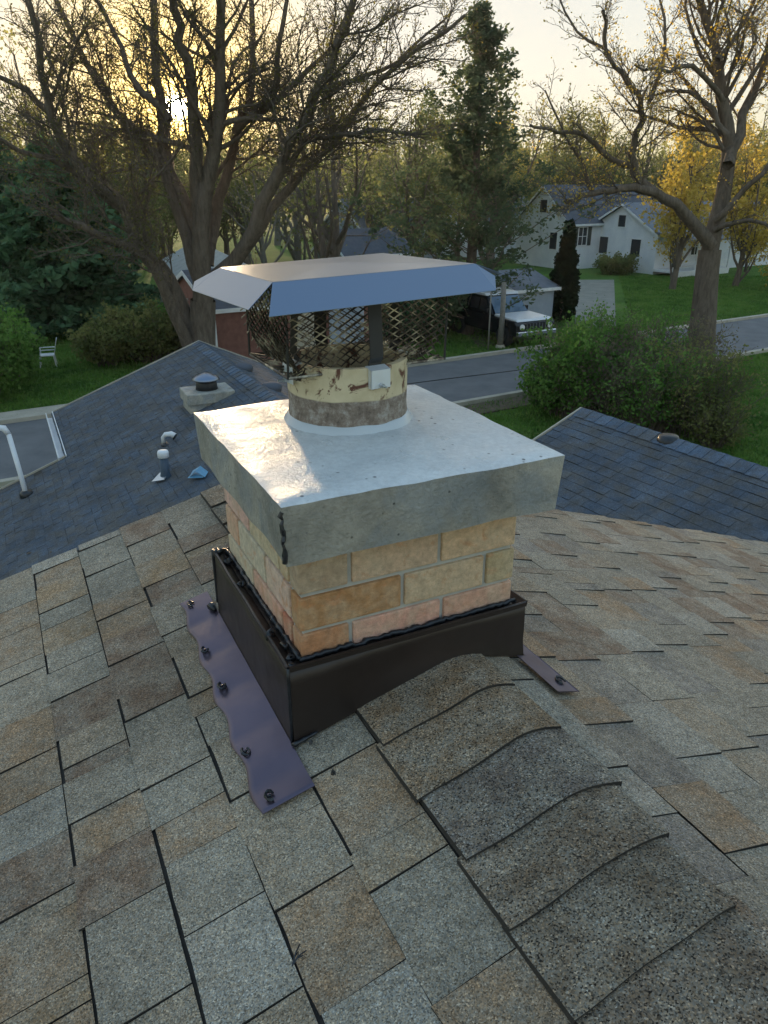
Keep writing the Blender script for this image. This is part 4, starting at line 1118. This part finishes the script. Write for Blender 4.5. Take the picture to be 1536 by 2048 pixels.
# red garage with its cream door
rg=gable_house('garage','red brown garage with cream door right across the street, seen past the metal cap',(-5.9,26.6),RZ,6.8,5.5,2.2,1.0,M['redwall'],M['slate_roof'],.15,doors=((3.35,1.0,2.0,M['kerb']),(5.2,1.5,2.0,M['bluewall'])))
b=MB(); b.box(-.10,.0,-.10,.0,0,2.15); part('corner_board',b,M['white'],rg)
ph=on_z(380,600,2.2); rzp=math.radians(90+21); dxp=Vector((math.cos(rzp),math.sin(rzp),0)); dyp=Vector((-dxp.y,dxp.x,0))
pp=ph-dyp*4.4
gable_house('garage','grey garage with pale grey roof just behind the trunk of the huge bare tree',(pp.x,pp.y),rzp,13,4.4,2.2,1.1,M['greywall'],M['pale_roof'],.12,fascia=False)
# ---- neighbour roofs, blue grey
def tabs_far(parent,frame,side,pl,n,expo,vr,inside,seed,maxn,pal,thick=.005):
    tabs_on(parent,side,pl,[expo*i for i in range(n)],vr,pal,inside,(.10,.22),thick,(M['slate'],M['slate_far']),'shingle',maxn,None,expo,seed,gap=.002,frame=frame)
PALS=[(.080,.103,.137),(.086,.110,.145),(.092,.116,.152),(.076,.098,.130),(.096,.120,.154)]
pA=on_z(398,683,CZ-2.8); MA=Matrix.Translation(pA)@Matrix.Rotation(ROT,4,'Z'); FA=Fr(); FA.matrix_world=MA
pa,pb=.376,.45
vvw=VV_; nA=(MA.to_3x3()@Vector((-pa,0,1))).normalized()
def luA(px,py): q=MA.inverted()@on_plane(px,py,pA,nA); return q
c1,c2,c3=luA(110,823),luA(130,915),luA(0,985)
vend=(MA.inverted()@(rf_m@Vector((0,.12,0)))).y
nh=thing('neighbour_house',(pA.x,pA.y,0),'neighbouring house under a blue grey shingle roof with vent pipes, left of the chimney','house',rz=ROT)
bpy.context.view_layer.update()
hz=lambda q:(q[0],q[1],q[2]+pA.z)
uJ=(c1.x+c2.x)/2; vJ=c2.y; uW=-6.2; uRt=4.2
rf2=MB()
zl=lambda u:pa*u if u<0 else -pb*u
for (ua,ub,va,vb) in ((uJ,0,vJ,0),(uW,0,vend,vJ),(0,uRt,vend,0)):
    P=[(ua,va),(ub,va),(ub,vb),(ua,vb)]
    top=[hz((u,v,zl(u)-.004)) for u,v in P]; bot=[(a,b_,c-.10) for a,b_,c in top]
    rf2.add(top+bot,[(0,1,2,3),(7,6,5,4),(0,4,5,1),(1,5,6,2),(2,6,7,3),(3,7,4,0)])
nroof=part('roof',rf2,M['felt'],nh)
w=MB()
def wbox(x0,x1,y0,y1):
    zt=lambda u:pA.z+zl(u)-.12
    w.add([(x0,y0,0),(x1,y0,0),(x1,y1,0),(x0,y1,0),(x0,y0,zt(x0)),(x1,y0,zt(x1)),(x1,y1,zt(x1)),(x0,y1,zt(x0))],[(0,1,5,4),(1,2,6,5),(2,3,7,6),(3,0,4,7)])
wbox(uJ+.3,0,vend+.2,-.25); wbox(0,uRt-.3,vend+.2,-.25); wbox(uW+.3,uJ+.3,vend+.2,vJ-.25)
part('wall',w,M['white_siding'],nh)
bpy.context.view_layer.update()
exA=.115
def insA(s0,s1,v0,v1): return s1<-uJ+.08 or (v1<vJ+.03 and s1<-uW)
tabs_far(nroof,FA,-1,pa,54,exA,(vend,0),insA,5,270,PALS)
tabs_far(nroof,FA,1,pb,37,exA,(vend,0),lambda a,b_,c,d:b_<uRt,6,30,PALS)
# cap course along the ridge, each cap a piece
def capA(parent,frame,p1,p2,n,L0,ex,colr,w_=.15):
    b=MB(); th=.012
    pts=[(-w_,-w_*p1+.008),(-.03,.012-.03*p1*.6),(0,.016),(.03,.012-.03*p2*.6),(w_,-w_*p2+.008)]
    for vv,dz in ((0,0),(-ex*1.15,.010)):
        for u,z in pts: b.v.append((u,vv,z+dz))
    for u,z in pts: b.v.append((u,-ex*1.15,z-.004))
    for i in range(4): b.f+= [(i,5+i,6+i,i+1),(5+i,10+i,11+i,6+i)]; b.mi+=[0,0]
    me=b.mesh('ridge_cap',M['slate'])
    for i in range(n):
        o=bpy.data.objects.new('ridge_cap',me); COL.objects.link(o); o.parent=parent
        o.matrix_local=parent.matrix_world.inverted()@frame.matrix_world@Matrix.Translation((0,L0-ex*i,0)); o.color=(*colr[i%len(colr)],1)
capA(nroof,FA,pa,pb,int(-vend/.16),0,.16,[(.11,.15,.21),(.10,.14,.20),(.12,.16,.22)])
# white gutter on the far stretch of the eave and pale rake edge
b=MB()
gx=uJ-.005
for (x,z0,z1) in ((gx,-.10,.02),(gx-.11,-.10,.0)):
    b.box(x-.012,x,vJ,0.02,pA.z+zl(uJ)+z0,pA.z+zl(uJ)+z1)
b.box(gx-.11,gx,vJ,0.02,pA.z+zl(uJ)-.11,pA.z+zl(uJ)-.098); part('gutter',b,M['white'],nh)
for (ua,ub,v_) in ((uJ,0,0.006),(uW,uJ,vJ+.006)):
    b=MB(); z0,z1=zl(ua),zl(ub); b.slab([hz((ua,v_,z0+.022)),hz((ub,v_,z1+.022)),hz((ub,v_+.02,z1+.022)),hz((ua,v_+.02,z0+.022))],.12,Vector((0,0,1))); part('rake_trim',b,M['kerb'],nh)
b=MB(); b.slab([hz((0,.006,.022)),hz((uRt,.006,zl(uRt)+.022)),hz((uRt,.026,zl(uRt)+.022)),hz((0,.026,.022))],.12,Vector((0,0,1)))
part('rake_trim',b,M['kerb'],nh)
def onA(px,py,right=False):
    n=(MA.to_3x3()@Vector((pb if right else -pa,0,1))).normalized(); return on_plane(px,py,pA,n)
def child_at(name,mb,m,parent,p,smooth=True):
    o=part(name,mb,m,parent,smooth); o.matrix_local=parent.matrix_world.inverted()@Matrix.Translation(p)@Matrix.Scale(1.62,4); return o
bpy.context.view_layer.update()
M['darkpipe']=mat('blue_grey_pipe',(.04,.07,.11),.5)
# plumbing stack with pale cap and flashing foot
p=onA(332,955); sz=p.y/1500*1.0
b=MB(); b.slab([(-.07,-.06,-.02),(.03,-.07,.0),(.05,.03,.03),(-.03,.04,.015)],.006); ft=child_at('vent_flashing',b,M['steel'],nroof,p+Vector((-.04,-.01,.02)),False)
b=MB(); b.lathe([(.045,-.05),(.042,.02),(.034,.05),(.034,.17)],16); child_at('vent_pipe',b,M['darkpipe'],nroof,p)
b=MB(); b.lathe([(.036,.165),(.042,.17),(.044,.205),(.038,.22),(.015,.223)],16); child_at('vent_pipe_cap',b,M['white'],nroof,p)
# small gooseneck hood
p=onA(338,885)
b=MB(); b.tube([p*0+Vector((-.045,0,-.02)),Vector((-.045,0,.045)),Vector((-.02,-.01,.075)),Vector((.03,-.01,.08)),Vector((.06,-.01,.06))],[.018,.018,.02,.024,.028],10); child_at('gooseneck_vent',b,M['white'],nroof,p)
b=MB(); b.tube([Vector((.058,-.012,.058)),Vector((.064,-.013,.054))],[.030,.030],10); b.lathe([(.07,-.02),(.07,-.004),(.03,.0)],12); child_at('vent_mouth',b,M['rubber'],nroof,p)
# flat vents right of the ridge
for q in ((485,737),(541,776)):
    p=onA(*q,True); b=MB(); b.lathe([(.10,-.03),(.11,.01),(.10,.035),(.05,.05),(.01,.052)],14); child_at('roof_vent',b,M['slate_roof'],nroof,p)
# folded metal flashing near the chimney, blue sky reflection put into its colour
p=onA(396,955)
b=MB()
b.slab([(-.10,-.06,.0),(.08,-.10,.02),(.10,.02,.06),(-.06,.06,.03)],.004); b.slab([(-.08,-.05,.01),(.0,-.08,.09),(.04,.0,.12),(-.06,.04,.05)],.004); b.slab([(0.0,-.08,.09),(.10,-.09,.02),(.12,.0,.05),(.04,.0,.12)],.004)
M['sky_flash']=mat('sky_tinted_flashing',(.12,.30,.46),.35)
child_at('sky_blue_flashing',b,M['sky_flash'],nroof,p+Vector((0,0,.02)),False).scale=(1.1,1.1,1.1)
# second chimney with metal cap
p=onA(416,800); 
c2o=thing('small_chimney',tuple(p-Vector((0,0,.5))),'small concrete topped chimney with metal cap on the blue grey roof','chimney',rz=ROT)
sc=p.y*.914/1500
b=MB(); b.box(-.20,.20,-.15,.15,-.3,.47); part('stack',b,M['crown_side'],c2o)
b=MB(); b.box(-.22,.22,-.17,.17,.47,.57); bev(part('crown',b,M['crown_side'],c2o),.01,2)
b=MB(); b.lathe([(.10,.57),(.095,.62),(.085,.66)],20); part('flue_collar',b,M['leg_dark'],c2o,True)
b=MB(); b.lathe([(.12,.655),(.125,.665),(.09,.69),(.03,.715),(.005,.718)],20); part('lid',b,M['lid'],c2o,True)
c2o.location=p-Vector((0,0,.75)); c2o.scale=(1.62,1.62,1.62)
# service mast with drip loops at the left eave
p=onA(54,990); 
ms=thing('service_mast',tuple(p),'white service mast with weatherhead and looped black cables at the roof edge','mast'); ms.scale=(1.62,1.62,1.62)
b=MB(); top=Vector((-.10,.10,.52)); b.tube([Vector((0,0,-.1)),Vector((-.03,.02,.2)),top],[.022,.021,.021],12); part('pole',b,M['white'],ms,True)
b=MB(); b.tube([top,top+Vector((-.03,0,.05)),top+Vector((-.09,-.01,.06)),top+Vector((-.13,-.01,.02))],[.022,.03,.028,.02],10); part('weatherhead',b,M['white'],ms,True)
b=MB(); b.lathe([(.06,-.03),(.055,.02),(.04,.04)],12); part('roof_boot',b,M['rubber'],ms,True)
for k in range(3):
    b=MB(); q=top+Vector((-.12,-.01,.02)); o_=.02*k
    b.tube([q,q+Vector((-.03,0,-.12-o_)),q+Vector((-.01,.01,-.24-o_)),q+Vector((-.07,0,-.20)),q+Vector((-.09,0,-.05)),q+Vector((-.25,.05,.04+o_))],[.006]*6,5); part('cable',b,M['rubber'],ms,True)
b=MB(); q=top+Vector((-.37,.04,.06)); b.tube([q,q+Vector((-.6,.2,.0)),q+Vector((-3,1.4,.25)),q+Vector((-9,4,1.2))],[.008]*4,5); part('service_drop',b,M['rubber'],ms,True)
# ---- neighbour roof on the right
pB=on_z(1164,818,CZ-2.5); pB2=on_z(1536,940,CZ-2.5); yb=math.atan2(pB.x-pB2.x,pB.y-pB2.y); MBx=Matrix.Translation(pB)@Matrix.Rotation(-yb,4,'Z'); FB=Fr(); FB.matrix_world=MBx
rb_=.381
nb=thing('neighbour_house',(pB.x,pB.y,0),'neighbouring house under a plain blue grey shingle roof, right of the chimney','house',rz=-yb)
UB,VB=3.4,-9.0
b=MB()
for (ua,ub) in ((-UB,0),(0,UB)):
    top=[(ua,VB,pB.z-rb_*abs(ua)-.004),(ub,VB,pB.z-rb_*abs(ub)-.004),(ub,0,pB.z-rb_*abs(ub)-.004),(ua,0,pB.z-rb_*abs(ua)-.004)]
    b.add(top+[(x,y,z-.1) for x,y,z in top],[(0,1,2,3),(7,6,5,4),(0,4,5,1),(1,5,6,2),(2,6,7,3),(3,7,4,0)])
broof=part('roof',b,M['felt'],nb)
w=MB(); zt=lambda u:pB.z-rb_*abs(u)-.12
w.add([(-UB+.3,VB+.2,0),(UB-.3,VB+.2,0),(UB-.3,-.25,0),(-UB+.3,-.25,0),(-UB+.3,VB+.2,zt(UB)),(UB-.3,VB+.2,zt(UB)),(UB-.3,-.25,zt(UB)),(-UB+.3,-.25,zt(UB)),(0,-.25,zt(0)),(0,VB+.2,zt(0))],[(0,1,5,9,4),(1,2,6,5),(2,3,7,8,6),(3,0,4,7)])
part('wall',w,M['white_siding'],nb)
bpy.context.view_layer.update()
tabs_far(broof,FB,-1,rb_,30,exA,(VB,0),lambda a,b_,c,d:True,8,290,PALS)
tabs_far(broof,FB,1,rb_,30,exA,(VB,0),lambda a,b_,c,d:True,9,0,PALS)
capA(broof,FB,rb_,rb_,42,0,.16,[(.11,.15,.21),(.10,.14,.20),(.12,.16,.22)],.16)
b=MB(); 
b.slab([(-UB,.006,pB.z-rb_*UB+.02),(0,.006,pB.z+.02),(0,.026,pB.z+.02),(-UB,.026,pB.z-rb_*UB+.02)],.12,Vector((0,0,1))); part('rake_trim',b,M['kerb'],nb); b=MB(); b.slab([(0,.006,pB.z+.02),(UB,.006,pB.z-rb_*UB+.02),(UB,.026,pB.z-rb_*UB+.02),(0,.026,pB.z+.02)],.12,Vector((0,0,1)))
part('rake_trim',b,M['kerb'],nb)
p=on_z(1337,880,pB.z-.02); b=MB(); b.lathe([(.07,-.1),(.075,.0),(.06,.03),(.01,.035)],12); child_at('roof_vent',b,M['rubber'],broof,p)
# ================================================================== parked car
M['carwhite']=mat('white_car_paint',(.70,.73,.77),.25); M['carblack']=mat('black_car_paint',(.012,.013,.015),.2); M['chrome']=mat('chrome',(.7,.7,.72),.15,1.0); M['tyre']=mat('tyre_rubber',(.015,.015,.015),.8)
M['lampglass']=mat('lamp_glass',(.8,.8,.78),.1)
cf=on_z(1060,694,0); hd=Vector((.47,-.883,0)).normalized()
car=thing('parked_car',tuple(cf-hd*2.25),'black off road car with white roof and bonnet parked nose out by the low garage','car',rz=math.atan2(hd.y,hd.x)); car.scale=(1.13,1.13,1.13)
# profile in x (front = +2.25), z
def extr(poly,y0,y1,inset=0.0,zin=None):
    b=MB(); n=len(poly)
    vs=[(x,y0+(inset if z>1.05 else 0),z) for x,z in poly]+[(x,y1-(inset if z>1.05 else 0),z) for x,z in poly]
    b.add(vs,[tuple(range(n)),tuple(range(2*n-1,n-1,-1))]+[(i,i+n,(i+1)%n+n,(i+1)%n) for i in range(n)]); return b
lower=[(-2.2,.45),(-2.2,.95),(-1.9,1.02),(2.12,1.0),(2.22,.85),(2.25,.5),(1.85,.42),(1.75,.7),(1.45,.82),(1.15,.7),(1.05,.42),(-1.05,.42),(-1.15,.7),(-1.45,.82),(-1.75,.7),(-1.85,.42)]
bev(part('body',extr(lower,-.88,.88),M['carblack'],car),.04,3)
bev(part('cabin',extr([(-2.15,1.0),(-2.1,1.62),(.15,1.64),(.72,1.03)],-.84,.84,.12),M['carblack'],car),.04,3)
bev(part('bonnet',extr([(.74,1.01),(.78,1.09),(2.08,1.05),(2.18,.98),(2.1,.96)],-.80,.80),M['carwhite'],car),.03,2)
bev(part('car_roof',extr([(-2.12,1.62),(-2.1,1.72),(.02,1.73),(.16,1.64)],-.76,.76),M['carwhite'],car),.03,2)
b=MB(); b.slab([(.19,-.66,1.60),(.19,.66,1.60),(.74,.74,1.08),(.74,-.74,1.08)][::-1],.01); o=part('windscreen',b,mat('windscreen_glass',(.10,.16,.24),.05),car); o.location=(.02,0,.012)
for sy in (-1,1):
    for (x0,x1) in ((-.15,.42),(-1.05,-.25),(-1.95,-1.15)):
        b=MB(); yt=.733; yb2=.80; xt=x1-.28 if x1>.3 else x1
        pts=[(x0,sy*yb2,1.13),(x1,sy*yb2,1.13),(xt,sy*yt,1.55),(x0,sy*yt,1.55)]
        b.slab([(x,y+sy*.035,z) for x,y,z in (pts if sy<0 else pts[::-1])],.01); part('side_window',b,M['dark_glass'],car)
    for xx in (1.45,-1.45):
        wh=MB(); wh.tube([Vector((0,-.12,0)),Vector((0,.12,0))],[.38,.38],20); o=part('wheel',wh,M['tyre'],car); bev(o,.03,2); o.location=(xx,sy*.78,.38)
        rm=MB(); rm.tube([Vector((0,-.005,0)),Vector((0,.005,0))],[.22,.20],16); q=part('rim',rm,M['chrome'],o); q.location=(0,sy*.122,0)
    b=MB(); b.tube([Vector((2.235,sy*.62,.80)),Vector((2.265,sy*.62,.80))],[.105,.10],14); part('headlight',b,M['lampglass'],car)
    b=MB(); b.box(.35,.5,sy*.9-.06,sy*.9+.06,1.08,1.24); part('mirror',b,M['carblack'],car)
b=MB(); b.box(2.2,2.36,-.86,.86,.50,.66); bev(part('bumper',b,M['chrome'],car),.03,2)
gr=MB(); gr.box(2.23,2.25,-.46,.46,.70,.92); gp=part('grille',gr,M['dark'],car)
for k in range(7): 
    b=MB(); b.box(2.25,2.262,-.42+.14*k-.012,-.42+.14*k+.012,.71,.91); part('grille_bar',b,M['chrome'],gp)
# ---- posts by the car
p=on_z(1000,695,0); t_=thing('wooden_post',tuple(p),'grey wooden post in front of the parked off road car','post'); b=MB(); b.tube([Vector((0,0,0)),Vector((.02,0,1.4)),Vector((.0,0,2.6))],[.14,.11,.10],10); part('shaft',b,M['wood'],t_,True); b=MB(); b.tube([Vector((0,0,0)),Vector((0,0,.12))],[.22,.17],10); part('foot',b,M['kerb'],t_)
p=on_z(976,700,0); t_=thing('sign_pole',tuple(p),'thin pale metal pole at the kerb, left of the wooden post','post'); b=MB(); b.tube([Vector((0,0,0)),Vector((0,0,2.35))],[.03,.03],8); part('shaft',b,M['wood'],t_,True); b=MB(); b.lathe([(.034,2.35),(.034,2.38),(.01,2.39)],8); part('top_cap',b,M['steel'],t_)
# ---- white lawn chair
p=on_z(98,732,0); ch=thing('lawn_chair',tuple(p),'white plastic lawn chair on the dark lawn below the evergreen','chair',rz=math.radians(200))
b=MB(); b.box(-.26,.26,-.25,.25,.40,.435); bev(part('seat',b,M['white'],ch),.01,2)
for k in range(5):
    b=MB(); y0=-.22+.095*k; b.slab([(-.25,y0,.43),(-.25,y0+.07,.43),(-.38,y0+.07,.92),(-.38,y0,.92)],.02); part('back_slat',b,M['white'],ch)
b=MB(); b.slab([(-.375,-.25,.90),(-.375,.25,.90),(-.40,.25,.99),(-.40,-.25,.99)],.025); part('back_rail',b,M['white'],ch)
for sx in (-1,1):
    for sy in (-1,1):
        b=MB(); b.tube([Vector((sx*.28,sy*.27,0)),Vector((sx*.23,sy*.23,.42))],[.022,.028],6); part('leg',b,M['white'],ch)
for sy in (-1,1):
    b=MB(); b.box(-.30,.24,sy*.28-.03,sy*.28+.03,.63,.655); b.tube([Vector((.22,sy*.28,.42)),Vector((.22,sy*.28,.63))],[.022,.022],6); part('armrest',b,M['white'],ch)
# ---- weather debris: a few pine needles and a leaf stuck in the shingle joints
def deb(px,py,left=True):
    n=(rf_m.to_3x3()@Vector((-PL if left else PR,0,1))).normalized(); return on_plane(px,py,A0,n)
for i,(px,py,ang) in enumerate(((585,1945,.9),(665,1560,.2),(622,1500,1.2))):
    q=deb(px,py); b=MB(); r_=random.Random(i)
    for k in range(5 if i==0 else 2):
        a=ang+r_.uniform(-.6,.6); l_=r_.uniform(.015,.04) if i==0 else .006
        d=Vector((math.cos(a),math.sin(a),.1))*l_; b.tube([q+Vector((0,0,.014)),q+d*.5+Vector((0,0,.020)),q+d+Vector((0,0,.014))],[.0012]*3 if i==0 else [.004,.005,.002],4)
    tag(obj('twig' if i==0 else 'tar_crumb',b.mesh('debris',M['rubber'])),['small dry twig caught in a shingle joint near the bottom','black crumb of sealant on the pale shingle below the flashing','black smear of sealant by the flashing corner'][i],'debris')

# ---- fallen leaves caught on the lower roofs and on the lawn edge (countless)
rl=np.random.default_rng(9); b=MB(); rq=random.Random(12)
for i in range(46):
    right=rq.random()<.35
    u_=rq.uniform(.2,2.5) if right else -rq.uniform(.1,3.5); v_=rq.uniform(vend+.3,-.4)
    q=MA@Vector((u_,v_,zl(u_)+.012)); a=rq.uniform(0,6.28); L_=rq.uniform(.02,.045)
    b.quad(q+Vector((math.cos(a),math.sin(a),.1))*L_,q+Vector((-math.sin(a),math.cos(a),.15))*L_*.5,q-Vector((math.cos(a),math.sin(a),0))*L_,q-Vector((-math.sin(a),math.cos(a),-.2))*L_*.5)
struct(obj('fallen_leaves',b.mesh('fallen_leaves',M['soil'])),'stuff')
# ================================================================== evening haze
b=MB(); b.box(-230,230,-6,178,-1.2,26)
M['haze']=bpy.data.materials.new('evening_haze'); M['haze'].use_nodes=True; nt=M['haze'].node_tree; nt.nodes.clear()
pv=nt.nodes.new('ShaderNodeVolumePrincipled'); pv.inputs['Color'].default_value=(.95,.95,.95,1); pv.inputs['Density'].default_value=.0003; pv.inputs['Anisotropy'].default_value=.55
ou=nt.nodes.new('ShaderNodeOutputMaterial'); nt.links.new(pv.outputs[0],ou.inputs['Volume'])
struct(obj('haze',b.mesh('haze',M['haze'])),'stuff')
